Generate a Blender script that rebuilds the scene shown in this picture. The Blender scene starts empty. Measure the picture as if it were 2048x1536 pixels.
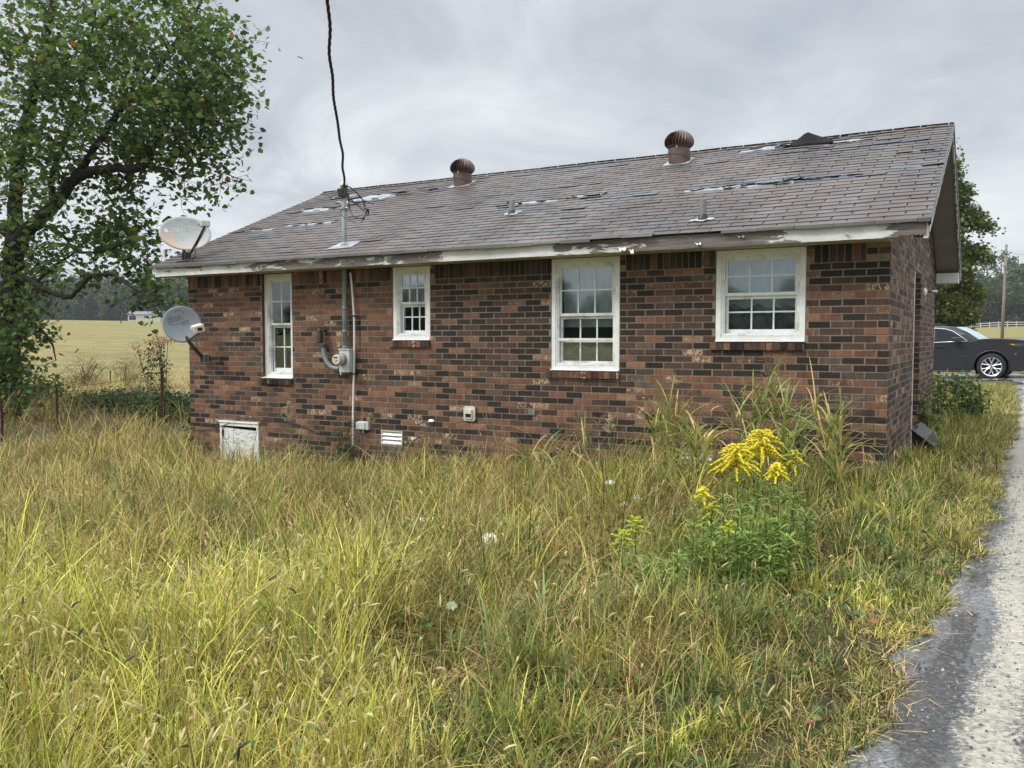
import bpy, math, random
import numpy as np
from mathutils import Vector, Matrix

rng = np.random.default_rng(11)
random.seed(5)
R = math.radians
C = bpy.context.scene.collection
scene = bpy.context.scene

# ------------------------------------------------------------------ camera model (solved from brick courses)
F_PX, YAW, PITCH = 1722.08, R(29.408), R(2.9596)
CAM = np.array([.8629, -8.4872, 1.6])


def ray(px, py):
    d = np.array([(px - 1024) / F_PX, 1.0, -(py - 768) / F_PX])
    y = d[1] * math.cos(PITCH) + d[2] * math.sin(PITCH)
    z = d[2] * math.cos(PITCH) - d[1] * math.sin(PITCH)
    return np.array([d[0] * math.cos(YAW) - y * math.sin(YAW), d[0] * math.sin(YAW) + y * math.cos(YAW), z])


def onY(px, py, y=0.0):
    r = ray(px, py)
    return CAM + r * (y - CAM[1]) / r[1]


def onX(px, py, x=0.0):
    r = ray(px, py)
    return CAM + r * (x - CAM[0]) / r[0]


def atD(px, py, d):
    return CAM + ray(px, py) * d


RS = .4322                      # roof slope


def roofz(y):
    return 2.612 + RS * (y + .42)


def onRoof(px, py):
    r = ray(px, py)
    t = (2.612 + RS * (CAM[1] + .42) - CAM[2]) / (r[2] - RS * r[1])
    return CAM + r * t


def sstep(t):
    t = np.clip(t, 0, 1)
    return t * t * (3 - 2 * t)


def gz(x, y):
    """ground height"""
    x = np.asarray(x, float)
    y = np.asarray(y, float)
    base = (.2 + .035 * np.clip(x, -9.5, 2)) * sstep((y + 8.5) / 8.5)
    base = base + .17 * sstep((y - 6) / 14) * sstep((x + 6) / 5)
    base = base + .17 * sstep((.62 - x) / .45) * sstep((x + 3.6) / 3.2) * sstep((y + 3.4) / 2.6) * sstep((3.4 - y) / 3.4)      # soil banked against the house corner
    r = np.hypot(x, y)
    az = sstep((x / (r + 1e-6) + .6) / .6)
    slope = .0315 + (.0215 - .0315) * az
    q = r - 34
    ramp = np.where(q > 0, q * q / (q + 25), 0) * slope
    lim = 7.6 + (4.6 - 7.6) * az
    ramp = np.minimum(ramp, lim + .004 * (r - 200))
    und = .25 * np.sin(x * .031 + 1.3) * np.sin(y * .027 + .4) * sstep((r - 40) / 120)
    return base + ramp + und


def onGround(px, py, h=0.0):
    z = 0.0
    for _ in range(40):
        r = ray(px, py)
        P = CAM + r * (z + h - CAM[2]) / r[2]
        z = .5 * z + .5 * float(gz(P[0], P[1]))
    return P


# ------------------------------------------------------------------ mesh builder
class MB:
    def __init__(self):
        self.v, self.c, self.q, self.t, self.g = [], [], [], [], []
        self.n = 0

    def add(self, v, quads=None, tris=None, ngons=None, col=(1, 1, 1, 1)):
        v = np.asarray(v, np.float32).reshape(-1, 3)
        c = np.asarray(col, np.float32)
        if c.ndim == 1:
            if len(c) == 3:
                c = np.append(c, 1)
            c = np.tile(c, (len(v), 1))
        elif c.shape[1] == 3:
            c = np.concatenate([c, np.ones((len(c), 1), np.float32)], 1)
        self.v.append(v)
        self.c.append(c.astype(np.float32))
        if quads is not None and len(quads):
            self.q.append(np.asarray(quads, np.int32).reshape(-1, 4) + self.n)
        if tris is not None and len(tris):
            self.t.append(np.asarray(tris, np.int32).reshape(-1, 3) + self.n)
        if ngons is not None:
            for f in ngons:
                self.g.append(np.asarray(f, np.int32) + self.n)
        self.n += len(v)
        return self

    def box(self, x0, x1, y0, y1, z0, z1, col=(1, 1, 1, 1)):
        v = [(x, y, z) for z in (z0, z1) for y in (y0, y1) for x in (x0, x1)]
        f = [(0, 2, 3, 1), (4, 5, 7, 6), (0, 1, 5, 4), (2, 6, 7, 3), (0, 4, 6, 2), (1, 3, 7, 5)]
        return self.add(v, f, col=col)

    def obox(self, c, ax, ay, az, col=(1, 1, 1, 1)):
        """oriented box: centre and three half axes"""
        c, ax, ay, az = [np.asarray(k, float) for k in (c, ax, ay, az)]
        v = [c + i * ax + j * ay + k * az for k in (-1, 1) for j in (-1, 1) for i in (-1, 1)]
        f = [(0, 2, 3, 1), (4, 5, 7, 6), (0, 1, 5, 4), (2, 6, 7, 3), (0, 4, 6, 2), (1, 3, 7, 5)]
        return self.add(v, f, col=col)

    def tube(self, pts, rad, sides=8, col=(1, 1, 1, 1), cap=True):
        pts = np.asarray(pts, float)
        n = len(pts)
        rad = np.broadcast_to(np.asarray(rad, float), (n,))
        tan = np.gradient(pts, axis=0)
        tan /= np.linalg.norm(tan, axis=1)[:, None] + 1e-9
        up = np.array([0, 0, 1.0]) if abs(tan[0][2]) < .9 else np.array([1.0, 0, 0])
        rings = []
        a = np.linspace(0, 2 * np.pi, sides, endpoint=False)
        u = np.cross(tan[0], up)
        u /= np.linalg.norm(u)
        for i in range(n):
            u = u - tan[i] * np.dot(u, tan[i])
            u /= np.linalg.norm(u) + 1e-9
            w = np.cross(tan[i], u)
            rings.append(pts[i] + rad[i] * (np.cos(a)[:, None] * u + np.sin(a)[:, None] * w))
        v = np.concatenate(rings)
        q = []
        for i in range(n - 1):
            for k in range(sides):
                k2 = (k + 1) % sides
                q.append((i * sides + k, i * sides + k2, (i + 1) * sides + k2, (i + 1) * sides + k))
        ng = [list(range(sides))[::-1], list(range((n - 1) * sides, n * sides))] if cap else None
        return self.add(v, q, ngons=ng, col=col)

    def lathe(self, prof, o=(0, 0, 0), axis=(0, 0, 1), sides=24, col=(1, 1, 1, 1), wob=0):
        """profile (r, h) spun round axis at o"""
        az = np.asarray(axis, float)
        az /= np.linalg.norm(az)
        t = np.array([1.0, 0, 0]) if abs(az[0]) < .9 else np.array([0, 1.0, 0])
        ax = np.cross(t, az)
        ax /= np.linalg.norm(ax)
        ay = np.cross(az, ax)
        a = np.linspace(0, 2 * np.pi, sides, endpoint=False)
        v = []
        for r, h in prof:
            v.append(np.asarray(o) + h * az + r * (np.cos(a)[:, None] * ax + np.sin(a)[:, None] * ay))
        v = np.concatenate(v)
        q = []
        for i in range(len(prof) - 1):
            for k in range(sides):
                k2 = (k + 1) % sides
                q.append((i * sides + k, i * sides + k2, (i + 1) * sides + k2, (i + 1) * sides + k))
        return self.add(v, q, col=col)

    def grid(self, P, col=(1, 1, 1, 1)):
        """P: (n,m,3) grid of points"""
        n, m = P.shape[:2]
        i, j = np.meshgrid(np.arange(n - 1), np.arange(m - 1), indexing='ij')
        a = (i * m + j).ravel()
        q = np.stack([a, a + 1, a + m + 1, a + m], 1)
        c = col
        if isinstance(col, np.ndarray) and col.ndim == 3:
            c = col.reshape(-1, col.shape[2])
        return self.add(P.reshape(-1, 3), q, col=c)

    def slab(self, poly, th, ax, ay, an, o, col=(1, 1, 1, 1)):
        """extrude 2-D polygon (list of (a,b)) by th along an"""
        poly = np.asarray(poly, float)
        o, ax, ay, an = [np.asarray(k, float) for k in (o, ax, ay, an)]
        A = o + poly[:, :1] * ax + poly[:, 1:] * ay
        B = A + an * th
        n = len(poly)
        q = [(i, (i + 1) % n, n + (i + 1) % n, n + i) for i in range(n)]
        return self.add(np.concatenate([A, B]), q, ngons=[list(range(n))[::-1], list(range(n, 2 * n))], col=col)

    def mesh(self, name):
        me = bpy.data.meshes.new(name)
        v = np.concatenate(self.v) if self.v else np.zeros((0, 3), np.float32)
        c = np.concatenate(self.c)
        idx, tot = [], []
        if self.q:
            q = np.concatenate(self.q)
            idx.append(q.ravel()); tot.append(np.full(len(q), 4, np.int32))
        if self.t:
            t = np.concatenate(self.t)
            idx.append(t.ravel()); tot.append(np.full(len(t), 3, np.int32))
        for g in self.g:
            idx.append(g); tot.append(np.array([len(g)], np.int32))
        idx = np.concatenate(idx).astype(np.int32)
        tot = np.concatenate(tot)
        st = np.concatenate([[0], np.cumsum(tot)[:-1]]).astype(np.int32)
        me.vertices.add(len(v)); me.vertices.foreach_set('co', v.ravel())
        me.loops.add(len(idx)); me.loops.foreach_set('vertex_index', idx)
        me.polygons.add(len(tot)); me.polygons.foreach_set('loop_start', st)
        try:
            me.polygons.foreach_set('loop_total', tot)
        except Exception:
            pass
        ca = me.color_attributes.new('Col', 'FLOAT_COLOR', 'POINT')
        ca.data.foreach_set('color', c.ravel())
        me.update(calc_edges=True)
        me.validate()
        return me

    def build(self, name, mat, parent=None, smooth=False, bevel=0):
        me = self.mesh(name)
        me.polygons.foreach_set('use_smooth', np.full(len(me.polygons), bool(smooth)))
        if mat is not None:
            me.materials.append(mat)
        o = bpy.data.objects.new(name, me)
        C.objects.link(o)
        if bevel:
            b = o.modifiers.new('bevel', 'BEVEL')
            b.width = bevel; b.segments = 2; b.limit_method = 'ANGLE'; b.angle_limit = R(35)
        if parent is not None:
            attach(o, parent)
        return o


def wloc(o):
    v = Vector((0, 0, 0))
    m = o.matrix_basis.copy()
    if o.parent:
        return wmat(o.parent) @ o.matrix_parent_inverse @ m
    return m


def wmat(o):
    if o.parent:
        return wmat(o.parent) @ o.matrix_parent_inverse @ o.matrix_basis
    return o.matrix_basis.copy()


def attach(o, parent):
    o.parent = parent
    o.matrix_parent_inverse = wmat(parent).inverted()


def empty(name, loc, label, cat, group=None, rz=0):
    o = bpy.data.objects.new(name, None)
    o.empty_display_size = .2
    C.objects.link(o)
    o.location = [float(k) for k in loc]
    o.rotation_euler = (0, 0, rz)
    return tag(o, label, cat, group)


def tag(o, label, cat, group=None, kind=None):
    o['label'] = label
    o['category'] = cat
    if group:
        o['group'] = group
    if kind:
        o['kind'] = kind
    return o


# ------------------------------------------------------------------ materials
class NB:
    def __init__(self, tree):
        self.t = tree
        tree.nodes.clear()

    def n(self, typ, ins=None, **kw):
        nd = self.t.nodes.new(typ)
        for k, v in kw.items():
            setattr(nd, k, v)
        for k, v in (ins or {}).items():
            s = nd.inputs[k]
            if isinstance(v, bpy.types.NodeSocket):
                self.t.links.new(v, s)
            else:
                s.default_value = v
        return nd

    def ramp(self, fac, stops, interp='LINEAR'):
        nd = self.n('ShaderNodeValToRGB', {'Fac': fac})
        cr = nd.color_ramp
        cr.interpolation = interp
        while len(cr.elements) < len(stops):
            cr.elements.new(.5)
        for e, (p, c) in zip(cr.elements, stops):
            e.position = p
            e.color = tuple(c) + (1,) if len(c) == 3 else c
        return nd.outputs['Color']

    def mix(self, fac, a, b, mode='MIX'):
        nd = self.n('ShaderNodeMix', data_type='RGBA', blend_type=mode)
        for s, v in ((nd.inputs[0], fac), (nd.inputs[6], a), (nd.inputs[7], b)):
            if isinstance(v, bpy.types.NodeSocket):
                self.t.links.new(v, s)
            else:
                s.default_value = v if not isinstance(v, tuple) else (tuple(v) + (1,))[:4]
        return nd.outputs[2]

    def math(self, op, a, b=0.0, clamp=False):
        nd = self.n('ShaderNodeMath', operation=op, use_clamp=clamp)
        for s, v in ((nd.inputs[0], a), (nd.inputs[1], b)):
            if isinstance(v, bpy.types.NodeSocket):
                self.t.links.new(v, s)
            else:
                s.default_value = v
        return nd.outputs[0]

    def noise(self, vec, scale, detail=4, rough=.6, dist=0):
        return self.n('ShaderNodeTexNoise', {'Vector': vec, 'Scale': scale, 'Detail': detail, 'Roughness': rough, 'Distortion': dist}).outputs['Fac']

    def map(self, vec, scale=(1, 1, 1), loc=(0, 0, 0)):
        return self.n('ShaderNodeMapping', {'Vector': vec, 'Scale': scale, 'Location': loc}).outputs['Vector']


def newmat(name):
    m = bpy.data.materials.new(name)
    m.use_nodes = True
    return m, NB(m.node_tree)


def out(nb, shader):
    o = nb.n('ShaderNodeOutputMaterial')
    nb.t.links.new(shader, o.inputs['Surface'])


def solid(name, col, rough=.6, metal=0.0, var=.25, scale=6.0, bump=.0, spec=.5, stretch=(1, 1, 1), dirt=None):
    m, nb = newmat(name)
    co = nb.n('ShaderNodeTexCoord').outputs['Object']
    co = nb.map(co, stretch)
    nz = nb.noise(co, scale, 6, .65)
    k = nb.ramp(nz, [(.25, (1 - var,) * 3), (.75, (1 + var,) * 3)])
    c = nb.mix(1.0, tuple(col), k, 'MULTIPLY')
    if dirt:
        dn = nb.noise(co, scale * .35, 7, .7)
        f = nb.ramp(dn, [(.48, (0, 0, 0)), (.68, (1, 1, 1))])
        c = nb.mix(f, c, tuple(dirt))
    p = nb.n('ShaderNodeBsdfPrincipled', {'Base Color': c, 'Roughness': rough, 'Metallic': metal, 'Specular IOR Level': spec})
    if bump:
        b = nb.n('ShaderNodeBump', {'Height': nb.noise(co, scale * 5, 5, .6), 'Strength': bump, 'Distance': .01})
        nb.t.links.new(b.outputs[0], p.inputs['Normal'])
    out(nb, p.outputs[0])
    return m


def attrmat(name, rough=.6, transl=0.0, nscale=8.0, var=.2, spec=.4, bump=0.0, coat=0.0):
    m, nb = newmat(name)
    a = nb.n('ShaderNodeAttribute', attribute_name='Col')
    co = nb.n('ShaderNodeTexCoord').outputs['Object']
    nz = nb.noise(co, nscale, 4, .6)
    k = nb.ramp(nz, [(.25, (1 - var,) * 3), (.75, (1 + var,) * 3)])
    c = nb.mix(1.0, a.outputs['Color'], k, 'MULTIPLY')
    p = nb.n('ShaderNodeBsdfPrincipled', {'Base Color': c, 'Roughness': rough, 'Specular IOR Level': spec})
    if bump:
        b = nb.n('ShaderNodeBump', {'Height': nb.noise(co, nscale * 4, 5, .6), 'Strength': bump, 'Distance': .01})
        nb.t.links.new(b.outputs[0], p.inputs['Normal'])
    sh = p.outputs[0]
    if transl:
        tr = nb.n('ShaderNodeBsdfTranslucent', {'Color': c})
        sh = nb.n('ShaderNodeMixShader', {0: transl, 1: sh, 2: tr.outputs[0]}).outputs[0]
    out(nb, sh)
    return m


M = {}
M['leaf'] = attrmat('leaf', .5, .42, 3, .25)
M['blade'] = attrmat('grass_blade', .5, .20, 1.1, .25, .35)
M['bark'] = attrmat('bark', .9, 0, 14, .4, .2, .6)
M['petal'] = attrmat('petal', .7, .12, 30, .15, .2)
M['white'] = solid('white_painted_wood', (.78, .79, .77), .5, var=.10, scale=9, bump=.15, dirt=(.62, .62, .57))
M['alu'] = solid('white_aluminium_frame', (.76, .78, .77), .38, var=.08, scale=14, dirt=(.42, .43, .39))
M['cream'] = solid('cream_soffit_paint', (.40, .39, .28), .6, var=.12, scale=5, dirt=(.30, .28, .19))
M['taupe'] = solid('taupe_soffit_board', (.27, .235, .195), .6, var=.12, scale=5)
M['greypipe'] = solid('grey_plastic_pipe', (.19, .215, .23), .5, var=.18, scale=9, dirt=(.13, .14, .15))
M['greymetal'] = solid('grey_painted_metal', (.50, .53, .53), .42, var=.1, scale=12, dirt=(.36, .37, .36))
M['darkplastic'] = solid('dark_brown_plastic', (.055, .05, .047), .5, var=.25, scale=18)
M['black'] = solid('black_rubber', (.014, .014, .015), .45, var=.3, scale=20)
M['blackwet'] = solid('wet_black_plastic', (.010, .010, .011), .34, var=.3, scale=12, bump=.25)
M['pvc'] = solid('white_plastic_pipe', (.72, .72, .68), .4, var=.08, scale=8, dirt=(.5, .49, .44))
M['cream_plastic'] = solid('cream_plastic', (.60, .57, .47), .45, var=.08, scale=14)
M['brownmetal'] = solid('brown_painted_metal', (.085, .050, .043), .42, var=.3, scale=9, dirt=(.14, .085, .07))
M['galv'] = solid('galvanised_metal', (.30, .32, .33), .38, .6, var=.3, scale=18, dirt=(.16, .16, .16))
M['tar'] = solid('grey_flashing_lead', (.34, .355, .365), .45, var=.4, scale=14, dirt=(.2, .2, .2))
M['rust'] = solid('rusty_steel_post', (.075, .028, .021), .8, var=.35, scale=25)
M['wood_pole'] = solid('weathered_pole_wood', (.20, .175, .145), .85, var=.3, scale=5, stretch=(4, 4, .6))
M['vinyl'] = solid('white_vinyl_fence', (.56, .56, .53), .5, var=.06)
M['curtain'] = solid('pale_curtain_fabric', (.80, .84, .88), .8, var=.16, scale=5, stretch=(6, 1, 1))
M['plastic_sheet'] = solid('crumpled_plastic_sheet', (.30, .31, .305), .3, var=.45, scale=9)
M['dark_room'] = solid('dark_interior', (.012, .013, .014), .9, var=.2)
M['lamp_glass'] = solid('clear_lamp_lens', (.65, .68, .70), .12, .3, var=.05)
M['amber'] = solid('amber_lens', (.75, .32, .02), .2, var=.05)
M['chrome'] = solid('chrome_trim', (.75, .76, .77), .16, 1.0, var=.05)
M['alloy'] = solid('polished_alloy', (.62, .63, .64), .25, .9, var=.08)
M['tyre'] = solid('tyre_rubber', (.018, .018, .019), .75, var=.25, scale=20)
M['carpaint'] = solid('dark_grey_car_paint', (.036, .038, .045), .30, .3, var=.08, scale=3, spec=.6)
M['carglass'] = solid('tinted_car_glass', (.018, .021, .024), .16, var=.05, spec=.35)
M['windscreen'] = solid('windscreen_glass', (.40, .50, .50), .12, var=.05, spec=.9)
M['ink_white'] = solid('faded_white_lettering', (.60, .62, .62), .5, var=.25, scale=30)
M['ink_grey'] = solid('dark_grey_lettering', (.085, .10, .115), .5, var=.15, scale=30)
M['dish_grey'] = solid('grey_enamelled_dish', (.235, .262, .285), .38, var=.06, scale=8)
M['felt'] = None


def glass_mat():
    m, nb = newmat('window_glass')
    fr = nb.n('ShaderNodeFresnel', {'IOR': 1.52})
    f = nb.math('MULTIPLY_ADD', fr.outputs[0], 1.6)
    f.node.inputs[2].default_value = .06
    co = nb.n('ShaderNodeTexCoord').outputs['Object']
    b = nb.n('ShaderNodeBump', {'Height': nb.noise(co, 2.2, 2), 'Strength': .012, 'Distance': .02})
    gl = nb.n('ShaderNodeBsdfGlossy', {'Color': (.9, .95, 1, 1), 'Roughness': .04, 'Normal': b.outputs[0]})
    tr = nb.n('ShaderNodeBsdfTransparent', {'Color': (.80, .84, .84, 1)})
    s = nb.n('ShaderNodeMixShader', {0: f, 1: tr.outputs[0], 2: gl.outputs[0]})
    out(nb, s.outputs[0])
    return m


M['glass'] = glass_mat()


def brick_mat():
    m, nb = newmat('blended_face_brick')
    a = nb.n('ShaderNodeAttribute', attribute_name='Col')
    co = nb.n('ShaderNodeTexCoord').outputs['Object']
    # wire-cut vertical streaks and grain
    st = nb.noise(nb.map(co, (70, 70, 9)), 1.0, 3, .7)
    k = nb.ramp(st, [(.3, (.68, .66, .66)), (.7, (1.32, 1.3, 1.3))])
    c = nb.mix(1.0, a.outputs['Color'], k, 'MULTIPLY')
    bl = nb.noise(co, 9.0, 5, .7)
    k2 = nb.ramp(bl, [(.3, (.75, .74, .74)), (.7, (1.22, 1.2, 1.18))])
    c = nb.mix(1.0, c, k2, 'MULTIPLY')
    # flashed pale slurry patches (alpha of the brick's own colour says how much)
    sp = nb.noise(nb.map(co, (26, 26, 20)), 1.0, 4, .7, 1.2)
    f = nb.math('GREATER_THAN', nb.math('ADD', sp, nb.math('MULTIPLY', a.outputs['Alpha'], .36)), .88)
    c = nb.mix(f, c, (.46, .33, .22))
    # a little lime and paint spatter
    sp2 = nb.noise(nb.map(co, (40, 40, 16)), 1.0, 2, .5)
    f2 = nb.math('GREATER_THAN', sp2, .81)
    c = nb.mix(f2, c, (.5, .47, .42))
    p = nb.n('ShaderNodeBsdfPrincipled', {'Base Color': c, 'Roughness': .72, 'Specular IOR Level': .35})
    b = nb.n('ShaderNodeBump', {'Height': st, 'Strength': .2, 'Distance': .003})
    nb.t.links.new(b.outputs[0], p.inputs['Normal'])
    out(nb, p.outputs[0])
    return m


M['brick'] = brick_mat()
M['felt'] = solid('torn_grey_felt', (.25, .27, .295), .5, var=.6, scale=7, bump=.3)


def shingle_mat():
    m, nb = newmat('asphalt_shingle')
    a = nb.n('ShaderNodeAttribute', attribute_name='Col')
    co = nb.n('ShaderNodeTexCoord').outputs['Object']
    g = nb.noise(co, 160, 2, .6)
    k = nb.ramp(g, [(.3, (.72, .72, .72)), (.7, (1.28, 1.28, 1.28))])
    c = nb.mix(1.0, a.outputs['Color'], k, 'MULTIPLY')
    s = nb.noise(nb.map(co, (1.0, .35, .35)), 1.6, 5, .7)
    k2 = nb.ramp(s, [(.3, (.80, .79, .80)), (.72, (1.2, 1.19, 1.2))])
    c = nb.mix(1.0, c, k2, 'MULTIPLY')
    rr = nb.ramp(s, [(.35, (.66,) * 3), (.65, (.42,) * 3)])
    p = nb.n('ShaderNodeBsdfPrincipled', {'Base Color': c, 'Roughness': rr, 'Specular IOR Level': .42})
    b = nb.n('ShaderNodeBump', {'Height': g, 'Strength': .25, 'Distance': .003})
    nb.t.links.new(b.outputs[0], p.inputs['Normal'])
    out(nb, p.outputs[0])
    return m


M['shingle'] = shingle_mat()


def peel_mat():
    """white paint flaking off grey weathered boards; red channel of Col = how far it has flaked"""
    m, nb = newmat('peeling_white_paint')
    a = nb.n('ShaderNodeAttribute', attribute_name='Col')
    co = nb.n('ShaderNodeTexCoord').outputs['Object']
    n1 = nb.noise(nb.map(co, (2.6, 8, 13)), 1.0, 8, .72, .6)
    e = nb.math('ADD', n1, a.outputs['Fac'])
    f = nb.ramp(e, [(.975, (0, 0, 0)), (1.0, (1, 1, 1))])
    gr = nb.noise(nb.map(co, (3, 20, 90)), 1.0, 6, .75)
    wood = nb.ramp(gr, [(.3, (.045, .04, .038)), (.52, (.17, .155, .14)), (.75, (.30, .27, .24))])
    wn = nb.noise(nb.map(co, (1.2, 1, 5)), 1.0, 3)
    wood = nb.mix(nb.ramp(wn, [(.55, (0,) * 3), (.7, (1,) * 3)]), wood, (.22, .13, .085))
    pn = nb.noise(co, 7, 5)
    paint = nb.ramp(pn, [(.3, (.55, .56, .53)), (.7, (.72, .73, .70))])
    c = nb.mix(f, paint, wood)
    p = nb.n('ShaderNodeBsdfPrincipled', {'Base Color': c, 'Roughness': .6, 'Specular IOR Level': .35})
    h = nb.math('SUBTRACT', 1.0, f)
    hh = nb.math('ADD', h, nb.math('MULTIPLY', gr, .25))
    b = nb.n('ShaderNodeBump', {'Height': hh, 'Strength': .9, 'Distance': .006})
    nb.t.links.new(b.outputs[0], p.inputs['Normal'])
    out(nb, p.outputs[0])
    return m


M['peel'] = peel_mat()


def crackle_mat():
    """old white paint cracked along the grain of a board"""
    m, nb = newmat('cracked_white_paint')
    co = nb.n('ShaderNodeTexCoord').outputs['Object']
    n1 = nb.noise(nb.map(co, (9, 9, 34)), 1.0, 7, .75, 1.0)
    f = nb.ramp(n1, [(.40, (1, 1, 1)), (.49, (0, 0, 0))])
    c = nb.mix(f, (.72, .74, .72), (.20, .19, .17))
    p = nb.n('ShaderNodeBsdfPrincipled', {'Base Color': c, 'Roughness': .6})
    b = nb.n('ShaderNodeBump', {'Height': n1, 'Strength': .5, 'Distance': .006})
    nb.t.links.new(b.outputs[0], p.inputs['Normal'])
    out(nb, p.outputs[0])
    return m


M['crackle'] = crackle_mat()


def dish_rust_mat():
    """white enamel dish, stained orange round its lower left rim"""
    m, nb = newmat('stained_white_dish')
    co = nb.n('ShaderNodeTexCoord').outputs['Object']
    a = nb.n('ShaderNodeAttribute', attribute_name='Col')
    nz = nb.noise(co, 5, 5)
    f = nb.math('MULTIPLY', a.outputs['Fac'], nb.ramp(nz, [(.3, (.55,) * 3), (.7, (1.2,) * 3)]), True)
    base = nb.ramp(nb.noise(co, 9, 5), [(.3, (.33, .345, .34)), (.7, (.42, .43, .42))])
    c = nb.mix(f, base, (.50, .315, .19))
    p = nb.n('ShaderNodeBsdfPrincipled', {'Base Color': c, 'Roughness': .42})
    out(nb, p.outputs[0])
    return m


M['dish_white'] = dish_rust_mat()


def ground_mat():
    m, nb = newmat('meadow_soil')
    pos = nb.n('ShaderNodeNewGeometry').outputs['Position']
    n1 = nb.noise(pos, .35, 6, .65)
    n2 = nb.noise(pos, 9, 6, .7)
    near = nb.ramp(n2, [(.3, (.025, .021, .012)), (.5, (.06, .05, .025)), (.74, (.13, .105, .05))])
    near = nb.mix(nb.ramp(n1, [(.46, (0,) * 3), (.66, (1,) * 3)]), near, (.05, .06, .022))
    # distant hay field: tan and olive bands along the mowing
    b1 = nb.noise(nb.map(pos, (.020, .045, .02)), 1.0, 7, .68, .6)
    b2 = nb.noise(nb.map(pos, (.30, .42, .3)), 1.0, 8, .74)
    fld = nb.ramp(b1, [(.34, (.155, .150, .058)), (.46, (.235, .195, .085)), (.56, (.200, .185, .070)), (.68, (.29, .235, .11))])
    fld = nb.mix(1.0, fld, nb.ramp(b2, [(.28, (.58, .60, .55)), (.72, (1.34, 1.3, 1.25))]), 'MULTIPLY')
    d = nb.n('ShaderNodeVectorMath', {0: pos, 1: (0, 0, 0)}, operation='DISTANCE').outputs['Value']
    fac = nb.ramp(nb.math('DIVIDE', d, 100.0), [(.16, (0,) * 3), (.34, (1,) * 3)])
    c = nb.mix(fac, near, fld)
    p = nb.n('ShaderNodeBsdfPrincipled', {'Base Color': c, 'Roughness': .9, 'Specular IOR Level': .15})
    bm = nb.n('ShaderNodeBump', {'Height': nb.math('ADD', n2, b2), 'Strength': .8, 'Distance': .08})
    nb.t.links.new(bm.outputs[0], p.inputs['Normal'])
    out(nb, p.outputs[0])
    return m


M['ground'] = ground_mat()


def drive_mat():
    """wet gravel drive: dark chippings, a pale strip, standing water in the low spots"""
    m, nb = newmat('wet_gravel')
    pos = nb.n('ShaderNodeNewGeometry').outputs['Position']
    sx = nb.n('ShaderNodeSeparateXYZ', {0: pos})
    vor = nb.n('ShaderNodeTexVoronoi', {'Vector': pos, 'Scale': 75.0})
    g1 = nb.n('ShaderNodeSeparateColor', {0: vor.outputs['Color']}).outputs[0]
    st = nb.ramp(g1, [(0, (.085, .086, .094)), (.5, (.135, .135, .142)), (.85, (.185, .182, .18)), (1, (.27, .26, .245))])
    n1 = nb.noise(pos, 1.3, 6, .65)
    st = nb.mix(1.0, st, nb.ramp(n1, [(.3, (.72,) * 3), (.7, (1.25,) * 3)]), 'MULTIPLY')
    # pale strip wandering along x ~ .9
    wob = nb.noise(nb.map(pos, (.3, .55, .3)), 1.0, 2)
    xc = nb.math('MULTIPLY_ADD', wob, .36)
    xc.node.inputs[2].default_value = .66 + .075
    ycl = nb.math('MULTIPLY', nb.math('ADD', sx.outputs[1], 5.0), .03)
    dx = nb.math('ABSOLUTE', nb.math('SUBTRACT', sx.outputs[0], nb.math('ADD', xc, ycl)))
    edge = nb.noise(nb.map(pos, (5, 2.2, 5)), 1.0, 8, .72)
    f = nb.math('SUBTRACT', nb.math('MULTIPLY', edge, .30), dx)
    f = nb.math('ADD', f, nb.math('MULTIPLY', nb.math('SUBTRACT', nb.noise(pos, 45, 3, .7), .5), .16))
    f = nb.math('ADD', f, nb.math('MULTIPLY', nb.math('SUBTRACT', g1, .5), .045))
    f = nb.ramp(f, [(.02, (0,) * 3), (.085, (1,) * 3)])
    pale = nb.ramp(g1, [(0, (.27, .25, .20)), (1, (.43, .40, .32))])
    n3 = nb.noise(pos, 28, 4, .7)
    f = nb.math('MULTIPLY', f, nb.ramp(n3, [(.30, (.35,) * 3), (.50, (1,) * 3)]))
    c = nb.mix(f, st, pale)
    wet = nb.noise(nb.map(pos, (1.6, .55, 1)), 1.0, 4, .6)
    w = nb.ramp(wet, [(.50, (0,) * 3), (.56, (1,) * 3)])
    w = nb.math('MULTIPLY', w, nb.math('SUBTRACT', 1.0, nb.math('MULTIPLY', f, .8)))
    rough = nb.mix(w, (.6, .6, .6), (.035, .035, .035))
    c = nb.mix(nb.math('MULTIPLY', w, .55), c, (.05, .048, .045))
    p = nb.n('ShaderNodeBsdfPrincipled', {'Base Color': c, 'Roughness': rough, 'Specular IOR Level': .6})
    h = nb.math('MULTIPLY', vor.outputs['Distance'], nb.math('SUBTRACT', 1.0, w))
    b = nb.n('ShaderNodeBump', {'Height': nb.math('ADD', h, nb.math('MULTIPLY', n1, .4)), 'Strength': .55, 'Distance': .012})
    nb.t.links.new(b.outputs[0], p.inputs['Normal'])
    out(nb, p.outputs[0])
    return m


M['drive'] = drive_mat()

# ------------------------------------------------------------------ camera, sky, sun, air
cam = bpy.data.cameras.new('camera')
co = bpy.data.objects.new('camera', cam)
C.objects.link(co)
cam.sensor_width = 36
cam.lens = 36 * F_PX / 2048
cam.clip_end = 4000
cam.clip_start = .05
co.location = CAM
co.rotation_euler = (R(90) - PITCH, 0, YAW)
scene.camera = co

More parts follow.
